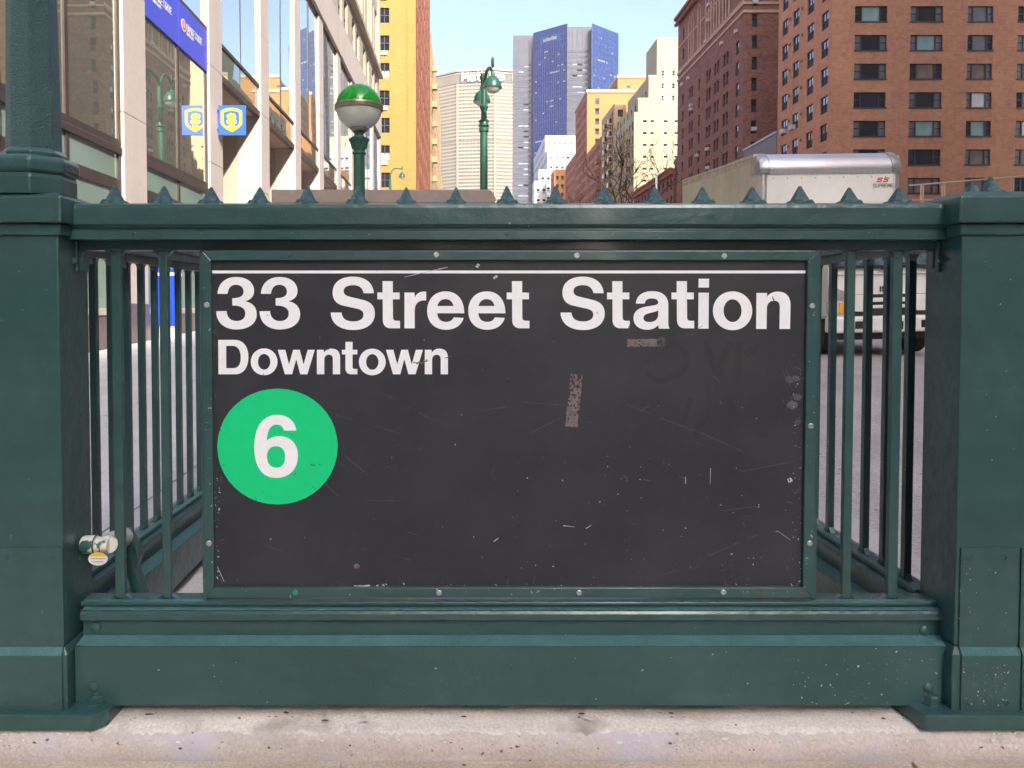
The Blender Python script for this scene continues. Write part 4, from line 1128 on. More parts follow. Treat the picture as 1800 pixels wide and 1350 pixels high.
prof = [(BF-.02, BH-.36)] + [(BF+.30-.34*math.cos(a), BH-.30+.31*math.sin(a)) for a in [math.pi/2*i/10 for i in range(11)]] + [(BF+.32, BH-.36)]
m = MB(); m.loft([[(x, y, z) for y, z in prof] for x in (-BW+.17, BW-.17)]); T(m, 'roof_fairing', SILVER, cb, smooth=True)
prof2 = [(y-(.012 if y < BF+.2 else 0), z+.012) for y, z in prof]
for sgn in (-1, 1):
    rings = []
    for k, f in ((0, 1.0), (1, 1.0), (2, .93), (3, .78)):
        x = sgn*(BW-.18 + (0, .11, .165, .19)[k])
        rings.append([(x, BF+.32+(y-BF-.32)*f, BH-.36+(z-BH+.36)*f) for y, z in prof2])
    if sgn < 0: rings = rings[::-1]
    m = MB(); m.loft(rings); T(m, 'corner_cap', GALV, cb, smooth=True)
    m = MB(); m.lathe([(.10,.95),(.10,BH-.35)], sgn*(BW-.10), BF+.09, 0, n=16); T(m, 'corner_post', SILVER, cb, smooth=True)
m = MB()
for k in range(22): m.lathe([(.0,.0),(.011,.0),(.007,.006)], -BW+.22+k*.0955, BF-.022, BH-.345, n=6, axis='Y')
for k in range(9): m.lathe([(.0,.0),(.012,.0),(.008,.006)], -BW+.25+k*.24, BF-.005, BH-.42, n=6, axis='Y')
tag(T(m, 'rivet', GALV, cb), kind='stuff')
m = MB(); m.box(-BW-.004, -BW, BF+.1, BF+BL, BH-.14, BH-.07); T(m, 'rub_rail', GALV, cb)
# maker's mark on the front panel
lx = BW-.42; lz = BH-.50
m = MB()
for (dx, f) in ((0, 1), (.11, 1)):
    for a, b_ in (((.12,.055),(.03,.055)),((.03,.055),(.02,.028)),((.02,.028),(.09,.028)),((.09,.028),(.08,0)),((.08,0),(-.01,0))):
        A = Vector((lx+dx+a[0]*.9, BF-.008, lz+a[1])); B_ = Vector((lx+dx+b_[0]*.9, BF-.008, lz+b_[1]))
        d = (B_-A).normalized(); n = Vector((-d.z, 0, d.x))*.009
        m.add([A-n, B_-n, B_+n, A+n, *(p+Vector((0,.003,0)) for p in (A-n, B_-n, B_+n, A+n))], [(3,2,1,0),(4,5,6,7),(0,1,5,4),(2,3,7,6)])
T(m, 'emblem', REDP, cb)
m = MB(); stroke_text(m, 'SUPREME', (lx-.06, BF-.005, lz-.095), (1,0,0), (0,0,1), .055, .034, .016, .011, (0,-.003,0)); T(m, 'lettering', GALV, cb)
# cab
CW = .92
prof = [(.02,.62),(0,.92),(.03,1.36),(.30,2.10),(.42,2.2),(1.30,2.22),(1.34,.55),(.9,.50)]
m = MB(); m.loft([[(x, y + (.07 if abs(x) > CW-.04 else 0), z if z < 2.15 else z-(.06 if abs(x) > CW-.04 else 0)) for y, z in prof] for x in (-CW, -CW+.10, CW-.10, CW)])
cabo = T(m, 'cab', TRUCKW, bevel=.02)
m = MB(); m.loft([[(x, .015+.365*(z-1.36)-.012, z) for x, z in ((-CW+.08,1.39),(CW-.08,1.39),(CW-.14,2.05),(-CW+.14,2.05))], [(x, .015+.365*(z-1.36)+.01, z) for x, z in ((-CW+.08,1.39),(CW-.08,1.39),(CW-.14,2.05),(-CW+.14,2.05))]])
T(m, 'windscreen', WSHIELD, cabo)
m = MB(); m.box(-CW+.06, CW-.06, -.012, .03, 1.345, 1.385); T(m, 'cowl_strip', BLACKPL, cabo)
m = MB(); m.box(-CW+.02, CW-.02, -.004, .01, 1.245, 1.252); T(m, 'panel_seam', BLACKPL, cabo)
for x in (-.02, .62):
    m = MB(); m.box(x-.05, x+.06, -.03, .01, 1.27, 1.33); m.tube([(x,-.035,1.31),(x-.42,.02,1.42)], .011, 5); T(m, 'wiper', BLACKPL, cabo)
m = MB(); stroke_text(m, 'ISUZU', (-.165, -.003, 1.00), (1,0,0), (0,0,1), .07, .052, .024, .016, (0,-.006,0)); T(m, 'lettering', BLACKP, cabo)
m = MB(); m.box(-.62, .62, -.02, .03, .64, .955); T(m, 'grille', BLACKPL, cabo)
for z0, z1 in ((.84,.905),(.745,.795)):
    m = MB(); m.box(-.30, .60, -.045, -.021, z0, z1); T(m, 'grille_bar', TRUCKW, cabo, bevel=.01)
for sgn in (-1, 1):
    m = MB(); a, b_ = sorted((sgn*.33, sgn*.62)); m.box(a, b_, -.042, -.021, .70, .95); T(m, 'grille_surround', TRUCKW, cabo, bevel=.025)
    m = MB(); a, b_ = sorted((sgn*.64, sgn*(CW+.01))); m.box(a, b_, -.015, .12, .655, .86); hl = T(m, 'headlight', LENS, cabo, bevel=.03)
    m = MB(); a, b_ = sorted((sgn*.69, sgn*.80)); m.box(a, b_, -.032, -.016, .68, .84); T(m, 'turn_signal', AMBER, cabo, bevel=.012)
    m = MB(); a, b_ = sorted((sgn*.66, sgn*(CW+.008))); m.add([(a,-.012,.87),(b_,-.012,.87),(b_,-.012,1.02 if sgn>0 else .98),(a,-.012,.98 if sgn>0 else 1.10),(a,.05,.87),(b_,.05,.87),(b_,.05,1.02 if sgn>0 else .98),(a,.05,.98 if sgn>0 else 1.10)], [(0,1,2,3),(4,7,6,5),(0,4,5,1),(1,5,6,2),(2,6,7,3),(3,7,4,0)]); T(m, 'corner_panel', GALV, cabo)
m = MB(); m.box(-CW-.03, CW+.03, -.10, .12, .385, .63); bpo = T(m, 'bumper', TRUCKW, bevel=.035)
m = MB(); m.box(-.15, .15, -.106, -.09, .43, .55); T(m, 'number_plate', BLACKPL, bpo)
for sgn in (-1, 1):
    a, b_ = sorted((sgn*.43, sgn*.59)); m = MB(); m.box(a, b_, -.108, -.09, .45, .56); T(m, 'fog_lamp', BLACKPL, bpo)
m = MB(); m.box(-.75, .75, .05, 1.3, .27, .385); m.box(-.45, .45, 1.3, BF+BL, .55, .94); T(m, 'chassis', BLACKPL)
def wheel(x, y):
    m = MB(); m.lathe([(.20,-.10),(.33,-.10),(.36,-.07),(.36,.07),(.33,.10),(.20,.10)], x, y, .36, n=28, axis='X'); w = T(m, 'wheel', RUBBER, smooth=True)
    m = MB(); m.lathe([(.001,-.06),(.19,-.08),(.20,.08),(.001,.06)], x, y, .36, n=20, axis='X'); T(m, 'rim', GALV, w, smooth=True)
for sgn in (-1, 1): wheel(sgn*.74, .62); wheel(sgn*.80, 4.1)
for sgn in (-1, 1):
    m = MB(); m.tube([(sgn*CW,.25,1.5),(sgn*(CW+.16),.05,1.55),(sgn*(CW+.16),.05,2.0)], .014, 6); m.box(sgn*(CW+.16)-.09, sgn*(CW+.16)+.09, .02, .07, 1.6, 1.95); T(m, 'side_mirror', BLACKPL, cabo)

# ------------------------------------------------------------------ subway stairwell
st = thing('subway_stairwell', 'concrete stairwell going down inside the green railing', 'stairs', (0, HY0, 0))
wl_ = MB()
for (a, b_, c, d) in ((HX0-.12, HX0, HY0, HY1), (HX1, HX1+.12, HY0, HY1), (HX0-.12, HX1+.12, HY0-.12, HY0)):
    wl_.box(a, b_, c-HY0, d-HY0, -3.2, -.06)
obj('well_wall', wl_, CONC, st)
for k in range(17):
    m = MB(); y1 = HY1-.29*k; m.box(HX0, HX1, y1-.29-HY0, y1-HY0, -3.3, gz(HY1)-.17*(k+1)+.1); obj('step', m, CONC, st, bevel=.008)
# concrete plinth under the railing
zpl = FZ(1286.5, 1.688)
pl = thing('concrete_plinth', 'worn pale concrete plinth carrying the green railing along the bottom of the picture', 'plinth', (0, 1.68, 0))
rnd = random.Random(2)
n = 420; xs = [-1.75 + 3.9*i/n for i in range(n+1)]
jit = [0.0]; 
for i in range(n): jit.append(jit[-1]*.75 + rnd.uniform(-.0030,.0030))
m = MB(); rt = []; 
for i, x in enumerate(xs):
    j = jit[i]; k = jit[(i*7) % n]
    rt.append([(x, .36, zpl+.004), (x, .10, zpl+.004+k*.4), (x, .035+j, zpl+.001), (x, .014+j, zpl-.006+k)])
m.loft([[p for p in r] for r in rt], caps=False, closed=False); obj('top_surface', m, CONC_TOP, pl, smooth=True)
m = MB()
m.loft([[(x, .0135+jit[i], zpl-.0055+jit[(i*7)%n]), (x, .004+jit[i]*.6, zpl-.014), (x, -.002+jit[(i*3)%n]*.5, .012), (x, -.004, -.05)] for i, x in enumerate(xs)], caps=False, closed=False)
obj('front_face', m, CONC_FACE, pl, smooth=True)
PIT = M('concrete_pit', (0.10, 0.075, 0.06), 0.9, 0.3, 60)
CRUMB = M('pale_concrete_crumb', (0.72, 0.70, 0.66), 0.9, 0.2, 60)
for nm, mt3, cnt, sz, sd3 in (('pit', PIT, 150, .0016, 5), ('crumb', CRUMB, 150, .0018, 6)):
    rnd3 = random.Random(sd3); m = MB()
    for _ in range(cnt):
        x = rnd3.uniform(-1.2, 1.5); r = sz*rnd3.choice((.4,.5,.6,.8,1.2,2.0)); e = rnd3.uniform(1, 2.6); ring = []
        if rnd3.random() < .6:
            zc = rnd3.uniform(.018, zpl-.016) if nm == 'pit' else zpl-.012+rnd3.uniform(-.006,.003)
            for k in range(7):
                t_ = 2*math.pi*k/7; rr = r*rnd3.uniform(.5,1.1); ring.append((x+rr*e*math.cos(t_), -.0085+.004*(zc-.012)/(zpl-.03), zc+rr*math.sin(t_)))
        else:
            yc = rnd3.uniform(.035, .08)
            for k in range(7):
                t_ = -2*math.pi*k/7; rr = r*1.6*rnd3.uniform(.5,1.1); ring.append((x+rr*e*math.cos(t_), yc-rr*math.sin(t_), zpl+.0075))
        m.add(ring, [tuple(range(7))])
    tag(obj(nm, m, mt3, pl), kind='stuff')
for (a, b_) in ((-1.14, HX0), (HX1, 1.36)):
    m = MB(); ya, yb_ = .36, HY1+.1-1.68
    m.loft([[(a,ya,-.1),(b_,ya,-.1),(b_,ya,zpl),(a,ya,zpl)],[(a,yb_,-.1),(b_,yb_,-.1),(b_,yb_,max(zpl,gz(HY1)+.02)),(a,yb_,max(zpl,gz(HY1)+.02))]]); obj('side_kerb', m, CONC_TOP, pl, bevel=.01)
m = MB(); m.box(-1.75, 2.15, .05, .359, -.1, zpl-.02); obj('core', m, CONC, pl)

# ------------------------------------------------------------------ the railing
zt, z1, z2, z3 = FZ(356,1.755), FZ(394,1.755), FZ(400,1.765), FZ(421,1.765)
zl = FZ(440, 1.80)
ct_, cb_ = FZ(1058,1.785), FZ(1066,1.785)
mt_, mb_ = FZ(1075,1.765), FZ(1090,1.765)
KY_ = 1.738
kt_, kc_, kb_ = FZ(1117,1.778), FZ(1137,KY_), FZ(1240,KY_)
YC = 1.815
def sym(p): return p + [(2*YC-y, z) for y, z in reversed(p)]
TOPP = sym([(1.757,zt-.004),(1.755,zt-.012),(1.755,z1),(1.760,z1-.003),(1.760,z2+.002),(1.768,z2),(1.768,z2-.004),(1.763,z2-.008),(1.763,z3)])
TOPP = [(1.768,zt)] + TOPP + [(2*YC-1.768,zt)]
KICK = sym([(1.785,cb_-.001),(1.785,mt_+.003),(1.767,mt_),(1.764,mt_-.006),(1.764,mb_),(1.770,mb_-.004),(1.778,mb_-.006),(1.778,kt_),(KY_,kc_),(KY_,kb_)])
BASEY = 1.68
def spike_mesh():
    m = MB(); m.pyramid(0, 0, .006, .037, .0175, .0175, tip=.002)
    m.loft([[(-.027,-.022,-.001),(.027,-.022,-.001),(.027,.022,-.001),(-.027,.022,-.001)],[(-.020,-.020,.010),(.020,-.020,.010),(.020,.020,.010),(-.020,.020,.010)]])
    return m.mesh('spike', GREEN_SPIKE)
SPK = spike_mesh()
fr = thing('front_railing', 'dark green cast iron subway railing with spikes framing the black station sign', 'railing', (0, YC, 0))
def loc_(p): return [(x, y-YC, z) for x, y, z in p]
xl, xr = FX(122, 1.757), FX(1667, 1.757)
def prof_obj(name, prof, x0, x1, mat_, parent, bevel=.0015):
    m = MB(); m.loft([[(x, y-YC, z) for y, z in prof] for x in (x0, x1)]); return obj(name, m, mat_, parent, bevel=bevel)
prof_obj('top_rail', TOPP, xl, xr, GREEN, fr, .002)
for px in (207,293,375,460,543,631,715,802,890,975,1060,1147,1231,1318,1401,1487,1573):
    o = link('spike', SPK, fr, (FX(px, 1.80), -.018, zt)); o.rotation_euler = (0, 0, R(random.uniform(-4,4))); o.scale = (random.uniform(.94,1.06), 1, random.uniform(.92,1.05))
def fb(name, px0, px1, y0, y1, z0, z1_, mat_=GREEN, bevel=.002, parent=None):
    m = MB(); m.box(FX(px0, y0), FX(px1, y0), y0-YC, y1-YC, z0, z1_); return obj(name, m, mat_, parent or fr, bevel=bevel)
fb('lintel', 138, 1650, 1.802, 1.836, zl, z3+.004)
fb('bottom_bar', 134, 1662, 1.785, 1.845, cb_+.0, ct_, bevel=.003)
m = MB(); m.loft([[(x, y-YC, z) for y, z in KICK] for x in (FXB(132.5,KY_), FXB(1669,KY_))])
kick = obj('kick_plate', m, GREEN, fr, bevel=.0012)
# ledge and bar tops get a lighter green that stands in for skylight
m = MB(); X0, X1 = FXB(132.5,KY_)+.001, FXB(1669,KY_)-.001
m.quad((X0,1.7775-YC,kt_+.0012),(X0,KY_+.001-YC,kc_+.0012),(X1,KY_+.001-YC,kc_+.0012),(X1,1.7775-YC,kt_+.0012)); obj('kick_plate_skylight_strip', m, GREEN_SKYLIT, fr)
m = MB(); m.box(X0+.002, X1-.004, 1.769-YC, 1.784-YC, mt_+.0015, mt_+.0038); obj('moulding_skylight_strip', m, GREEN_SKYLIT, fr)
m = MB(); m.box(FX(140,1.785), FX(1656,1.785), 1.7875-YC, 1.8005-YC, ct_-.001, ct_+.0011); obj('bottom_bar_skylight_strip', m, GREEN_SKYLIT, fr)
bars = [(195.5,213.5),(280,296),(1487,1503),(1568,1586)]
for a, b_ in bars:
    o = fb('bar', a, b_, 1.802, 1.817, ct_+.0005, zl-.0005, bevel=.003)
    m = MB(); cx0, cx1 = FX(a,1.802), FX(b_,1.802)
    for (xa, sg) in ((cx0,-1),(cx1,1)):
        m.add([(xa,-.012,zl),(xa+sg*.013,-.012,zl),(xa,-.012,zl-.013),(xa,.002,zl),(xa+sg*.013,.002,zl),(xa,.002,zl-.013)], [(0,1,2),(5,4,3),(1,4,5,2),(0,3,4,1),(0,2,5,3)])
        m.add([(xa,-.012,ct_),(xa+sg*.013,-.012,ct_),(xa,-.012,ct_+.010),(xa,.002,ct_),(xa+sg*.013,.002,ct_),(xa,.002,ct_+.010)], [(0,2,1),(5,3,4),(1,2,5,4),(0,1,4,3),(0,3,5,2)])
    obj('weld_fillet', m, GREEN, o)
fb('end_bar', 138, 149, 1.806, 1.834, FZ(477,1.80), zl-.001)
fb('end_bar', 1637, 1650, 1.806, 1.834, FZ(470,1.80), zl-.001)
def lathe_at(name, px, py, y, r, h, mat_, parent, n=18, off=(0,0,0), prof=None):
    p = at(px, py, y)-Vector(off); m = MB()
    m.lathe(prof or [(.0001,0),(r,0),(r,h*.5),(r*.72,h),(r*.30,h),(r*.26,h*.45),(.0001,h*.45)], p.x, p.y, p.z, n=n, axis='Y')
    return obj(name, m, mat_, parent, smooth=True)
fo = (0, YC, 0)
for px, py in ((168,1103),(163,1207),(1625,1108),(1632,1208)):
    lathe_at('rivet', px, py, 1.778 if py < 1120 else KY_, .011, .006, GREEN, fr, off=fo, prof=[(.0001,0),(.0125,0),(.0115,.003),(.007,.0055),(.0001,.0065)])
for px, py in ((891,411),(1550,409),(236,412)):
    lathe_at('screw', px, py, 1.763, .0055, .0022, GREEN, fr, off=fo)
for px, py in ((260,1053),(876,0),(1532,1053)):
    if py: lathe_at('screw', px, py, 1.80, .006, .002, GREEN, fr, off=fo)
# corner brackets with bolts
for px0, px1, blx, bly, pyb in ((122,138,131,459,478),(1646,1662,1652,456,478)):
    o = fb('bracket', px0, px1, 1.792, 1.806, FZ(pyb,1.79), z3-.001)
    lathe_at("bolt", blx, bly, 1.792, .008, .008, GREEN, fr, n=6, off=fo, prof=[(.0001,0),(.0085,0),(.0085,.008),(.0001,.009)])
# paint chips and drips
def fleck_part(name, parent, origin, boxes, count, size, mat_, y, seed, elong=2.0):
    rnd = random.Random(seed); m = MB()
    for _ in range(count):
        x0, x1, z0, z1_ = rnd.choice(boxes)
        cx, cz = rnd.uniform(x0,x1), rnd.uniform(z0,z1_); a = rnd.uniform(0, math.pi); r = size*rnd.choice((.4,.5,.6,.8,1.0,1.6)); e = rnd.uniform(1, elong)
        k = 6; ring = []
        for i in range(k):
            t_ = 2*math.pi*i/k; rr = r*rnd.uniform(.5,1.1)
            u, v = rr*e*math.cos(t_), rr*math.sin(t_)
            ring.append((cx+u*math.cos(a)-v*math.sin(a)-origin[0], y-origin[1], cz+u*math.sin(a)+v*math.cos(a)-origin[2]))
        m.add(ring, [tuple(range(k))])
    return tag(obj(name, m, mat_, parent), kind='stuff')
CHIP = M('paint_chip', (0.42, 0.48, 0.46), 0.7, 0.3, 60)
CHIPT = M('teal_paint_chip', (0.05, 0.28, 0.22), 0.5, 0.3, 60)
bxs = [(FX(140,KY_),FX(1660,KY_),FZ(1238,KY_),kc_-.003)]
fleck_part('paint_chip', fr, fo, bxs+[(FX(1400,KY_),FX(1660,KY_),FZ(1238,KY_),kc_-.003)]*2, 85, .0013, CHIP, KY_-.0008, 21)
fleck_part('paint_chip', fr, fo, [(xl+.02,xr-.02,z1+.004,zt-.02)], 30, .0010, CHIPT, 1.7542, 22, 5.0)
fleck_part('paint_chip', fr, fo, [(xl+.02,xr-.02,z3+.002,z2-.012)], 50, .0010, CHIPT, 1.7622, 23, 5.0)

# posts
def post(px_l, px_r, face_left, label, capx, seed, panels, lamp=False):
    y0, y1 = 1.72, 1.855
    xa, xb = FX(px_l, y0), FX(px_r, y0)
    xc = (xa+xb)/2
    t = thing('railing_post', label, 'post', (xc, (y0+y1)/2, 0)); o0 = Vector((xc, (y0+y1)/2, 0))
    def B(name, x0, x1, a, b_, z0, z1_, mat_=GREEN, bevel=.003, parent=None):
        m = MB(); m.box(x0-o0.x, x1-o0.x, a-o0.y, b_-o0.y, z0, z1_); return obj(name, m, mat_, parent or t, bevel=bevel)
    zc0 = FZ(430, 1.72); zcb1 = FZ(413, 1.713); zcb2 = FZ(392, 1.713); zca = FZ(391, 1.70); ztop_ = FZ(343, 1.70)
    LD = .010; zs = FZ(1136, y0); zs2 = FZ(1152, y0-LD); zb_ = FZ(1253, y0-LD)
    o = .010
    B('shaft', xa, xb, y0, y1, zs+.002, zcb1+.002)
    m = MB()
    rect = lambda e, z: [(xa-e-o0.x, y0-e-o0.y, z), (xb+e-o0.x, y0-e-o0.y, z), (xb+e-o0.x, y1+e-o0.y, z), (xa-e-o0.x, y1+e-o0.y, z)]
    m.loft([rect(LD, zb_-.012), rect(LD, zs2), rect(0, zs)]); obj('base', m, GREEN, t, bevel=.003)
    cx0, cx1 = capx
    B('cap_moulding', xa-.008, xb+.008, y0-.007, y1+.007, zcb1, zcb2, bevel=.004)
    e = .018
    B('cap', xa-e, xb+e, y0-.02, y1+.03, zca, ztop_, bevel=.005)
    m = MB(); r0 = [(xa-e+.004-o0.x, y0-.016-o0.y, ztop_), (xb+e-.004-o0.x, y0-.016-o0.y, ztop_), (xb+e-.004-o0.x, y1+.026-o0.y, ztop_), (xa-e+.004-o0.x, y1+.026-o0.y, ztop_)]
    r1 = [(xa+.02-o0.x, y0+.02-o0.y, ztop_+.014), (xb-.02-o0.x, y0+.02-o0.y, ztop_+.014), (xb-.02-o0.x, y1-.01-o0.y, ztop_+.014), (xa+.02-o0.x, y1-.01-o0.y, ztop_+.014)]
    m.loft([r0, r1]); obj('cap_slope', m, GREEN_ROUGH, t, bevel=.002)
    # cover panels screwed on the foot
    for (pa, pb, pt, pbm) in panels:
        A, Bx = FXB(pa, y0, 1060), FXB(pb, y0, 1060)
        m = MB(); th = .004
        for (q0, q1) in (((y0-th, FZ(pt,y0)), (y0-th, zs)), ((y0-th, zs), (y0-LD-th, zs2)), ((y0-LD-th, zs2), (y0-LD-th, FZ(pbm, y0-LD)))):
            m.loft([[(A-o0.x, q0[0]-o0.y, q0[1]), (Bx-o0.x, q0[0]-o0.y, q0[1]), (Bx-o0.x, q0[0]+th*.95-o0.y, q0[1]), (A-o0.x, q0[0]+th*.95-o0.y, q0[1])],
                    [(A-o0.x, q1[0]-o0.y, q1[1]), (Bx-o0.x, q1[0]-o0.y, q1[1]), (Bx-o0.x, q1[0]+th*.95-o0.y, q1[1]), (A-o0.x, q1[0]+th*.95-o0.y, q1[1])]][::-1])
        cp = obj('cover_panel', m, GREEN, t)
        m = MB(); m.quad((A+.001-o0.x, y0-th-.0008-o0.y, zs+.0006),(A+.001-o0.x, y0-LD-th-.0008-o0.y, zs2+.0006),(Bx-.001-o0.x, y0-LD-th-.0008-o0.y, zs2+.0006),(Bx-.001-o0.x, y0-th-.0008-o0.y, zs+.0006)); obj('panel_skylight_strip', m, GREEN_SKYLIT, cp)  # skylight painted on the panel slope as a lighter green
        for px, py in ((pa+19, pt+18), (pb-20, pt+18), (pa+19, pbm-14), (pb-17, pbm-14)):
            lathe_at('screw', px, py, y0-th if py < 1130 else y0-LD-th, .0072, .0022, GREEN, t, off=o0)
    return t, o0, (xa, xb, y0, y1)
lp, lo, lbx = post(-12, 105, True, 'left green iron railing post with screwed cover panel, under the lamp column', (0,122), 1, [(-9, 112.5, 962, 1249)])
rp_, ro, rbx = post(1688, 1842, False, 'right green iron railing post with paint chips and two cover panels', (1682,1860), 2, [(1685.5, 1786, 962, 1249), (1792, 1840, 962, 1249)])
m = MB()
for px, yy in ((1735, 1.765), (1703, 1.835)):
    o = link('spike', SPK, rp_, (FX(px, yy)-ro.x, yy-ro.y, FZ(343,1.70)+.008))
# base plates with hex bolts (wedge ends)
for t, o0, x0, x1, bpx, mir in ((lp, lo, FXB(-60,1.70,1270), FXB(196,1.70,1270), 170, 1), (rp_, ro, FXB(1618,1.70,1270), FXB(1900,1.70,1270), 1637, -1)):
    zbp, zbt = FZ(1285,1.685), FZ(1258,1.685)
    m = MB()
    if mir > 0: out = [(x0,1.685),(x1-.035,1.685),(x1-.012,1.71),(x1-.008,1.80),(x1-.008,1.88),(x0,1.88)]
    else: out = [(x0,1.685),(x1,1.685),(x1,1.88),(x0-.015,1.88),(x0-.015,1.775)]
    m.loft([[(x-o0.x, y-o0.y, zpl+.003) for x, y in out], [(x-o0.x, y-o0.y, zbt) for x, y in out]]); obj('base_plate', m, GREEN, t, bevel=.004)
    p = at(bpx, 1258, 1.735); m = MB()
    m.lathe([(.021,0),(.021,.004),(.0145,.0042),(.0145,.018),(.011,.021),(.007,.021),(.007,.027),(.001,.029)], p.x-o0.x, 1.737-o0.y, zbt, n=6); obj('bolt', m, GREEN, t)
fleck_part('paint_chip', rp_, ro, [(FX(1700,1.71),FX(1785,1.71),FZ(1245,1.70),FZ(1160,1.70))], 60, .0012, CHIP, 1.7025, 31)
fleck_part('paint_chip', rp_, ro, [(FX(1692,1.715),FX(1785,1.715),FZ(1120,1.71),FZ(985,1.71))], 26, .0013, CHIP, 1.7152, 32)
fleck_part('paint_chip', rp_, ro, [(FX(1692,1.72),FX(1795,1.72),FZ(950,1.72),FZ(440,1.72))], 30, .0008, CHIP, 1.7192, 33)
fleck_part('paint_chip', lp, lo, [(FX(4,1.72),FX(100,1.72),FZ(1120,1.71),FZ(440,1.72))], 26, .0008, CHIPT, 1.7150, 34, 4)

# octagonal lamp column standing on the left post
LY = 1.787
lc = thing('lamp_column', 'thick octagonal green lamp column rising from the left railing post out of the picture', 'lamp post', (FX(66, LY), LY, FZ(345,1.70)+.012))
b0 = Vector(lc.location); s = LY/F0
def lz(py): return FZ(py, LY)-b0.z
def octo(name, prof, bevel=.003, n=8): 
    m = MB(); m.lathe(prof, 0, 0, 0, n=n, rot=R(22.5)); return obj(name, m, GREEN, lc, bevel=bevel)
k8 = 1/math.cos(R(22.5))
octo('base_block', [(62*s*k8, -.004),(62*s*k8, lz(320)),(60*s*k8, lz(312))])
octo('collar', [(58*s*k8, lz(314)),(66*s*k8, lz(307)),(66*s*k8, lz(291)),(62*s*k8, lz(283)),(50*s*k8, lz(280))], .004)
octo('ring', [(47*s*k8, lz(283)),(49*s*k8, lz(280)),(49*s*k8, lz(274)),(44*s*k8, lz(268)),(41*s*k8, lz(265))], .004)
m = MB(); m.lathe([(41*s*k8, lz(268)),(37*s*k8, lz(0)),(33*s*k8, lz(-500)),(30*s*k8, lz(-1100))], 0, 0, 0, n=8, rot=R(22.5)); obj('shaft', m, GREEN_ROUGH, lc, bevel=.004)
m = MB(); zt_ = lz(-1100); m.lathe([(.045,zt_),(.07,zt_+.03),(.05,zt_+.08)], n=16); obj('globe_holder', m, GREEN, lc, smooth=True)
m = MB(); m.lathe([(.2*math.sin(math.pi*i/16)+.0005, zt_+.27-.2*math.cos(math.pi*i/16)) for i in range(17)], n=28); obj('globe', m, GLOBE_W, lc, smooth=True)

# side railings
def side_railing(xc, mirror, label, n0, group=None):
    y_a, y_b = 1.858, 7.28
    t = thing('side_railing', label, 'railing', (xc, y_a, 0), group=group)
    L = y_b-y_a
    dP = lambda prof: [(y-YC, z) for y, z in prof]
    m = MB(); m.loft([[(x, yy, z) for x, z in dP(TOPP)] for yy in (0, L)][::-1]); obj('top_rail', m, GREEN, t, bevel=.002)
    m = MB(); m.box(-.017, .017, 0, L, zl, z3+.003); obj('lintel', m, GREEN, t, bevel=.002)
    m = MB(); m.box(-.030, .030, 0, L, cb_, ct_); obj('bottom_bar', m, GREEN, t, bevel=.003)
    k0 = dP(KICK); k1 = [(x, max(z, gz(y_b)+.03) if z < kc_ - .01 else z) for x, z in k0]
    m = MB(); m.loft([[(x, yy, z) for x, z in kk] for yy, kk in ((0, k0), (L, k1))][::-1]); obj('kick_plate', m, GREEN, t, bevel=.0012)
    m = MB(); m.box(-.027, -.0105, .002, L-.002, ct_-.001, ct_+.0011); m.box(.0105, .027, .002, L-.002, ct_-.001, ct_+.0011); obj('bottom_bar_skylight_strip', m, GREEN_SKYLIT, t)  # pale strips paint skylight onto the bar tops and ledges
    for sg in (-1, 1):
        m = MB(); xa_, xb_ = sg*(YC-1.7775), sg*(YC-KY_-.001); m.add([(xa_,.001,kt_+.0012),(xb_,.001,kc_+.0012),(xb_,L-.001,kc_+.0012),(xa_,L-.001,kt_+.0012)], [(0,1,2,3) if sg > 0 else (3,2,1,0)]); obj('kick_plate_skylight_strip', m, GREEN_SKYLIT, t)
    m = MB(); m.box(-.009, .009, -.009, .009, ct_+.0005, zl-.0005)
    for sg in (-1, 1):
        for zz, d in ((zl-.0004,-1),(ct_+.0004,1)):
            m.add([(-.007,sg*.009,zz),(-.007,sg*.022,zz),(-.007,sg*.009,zz+d*.016),(.007,sg*.009,zz),(.007,sg*.022,zz),(.007,sg*.009,zz+d*.016)], [(0,1,2),(5,4,3),(1,4,5,2),(0,3,4,1),(0,2,5,3)])
    bm = m.mesh('bar', GREEN)
    y = n0
    while y < y_b-.08:
        link('bar', bm, t, (0, y-y_a, 0)); link('spike', SPK, t, (0, y-y_a+.03, zt), rz=R(90)); y += .1022
    m = MB(); m.box(-.07, .07, L, L+.14, gz(y_b)-.05, zt+.03); m.box(-.09, .09, L-.02, L+.16, zt+.03, zt+.09); obj('end_post', m, GREEN, t, bevel=.004)
    return t
side_railing(-1.0, 1, 'left side run of green iron railing receding beside the stairwell', 2.077)
side_railing(1.13, -1, 'right side run of green iron railing receding along the kerb', 1.943)

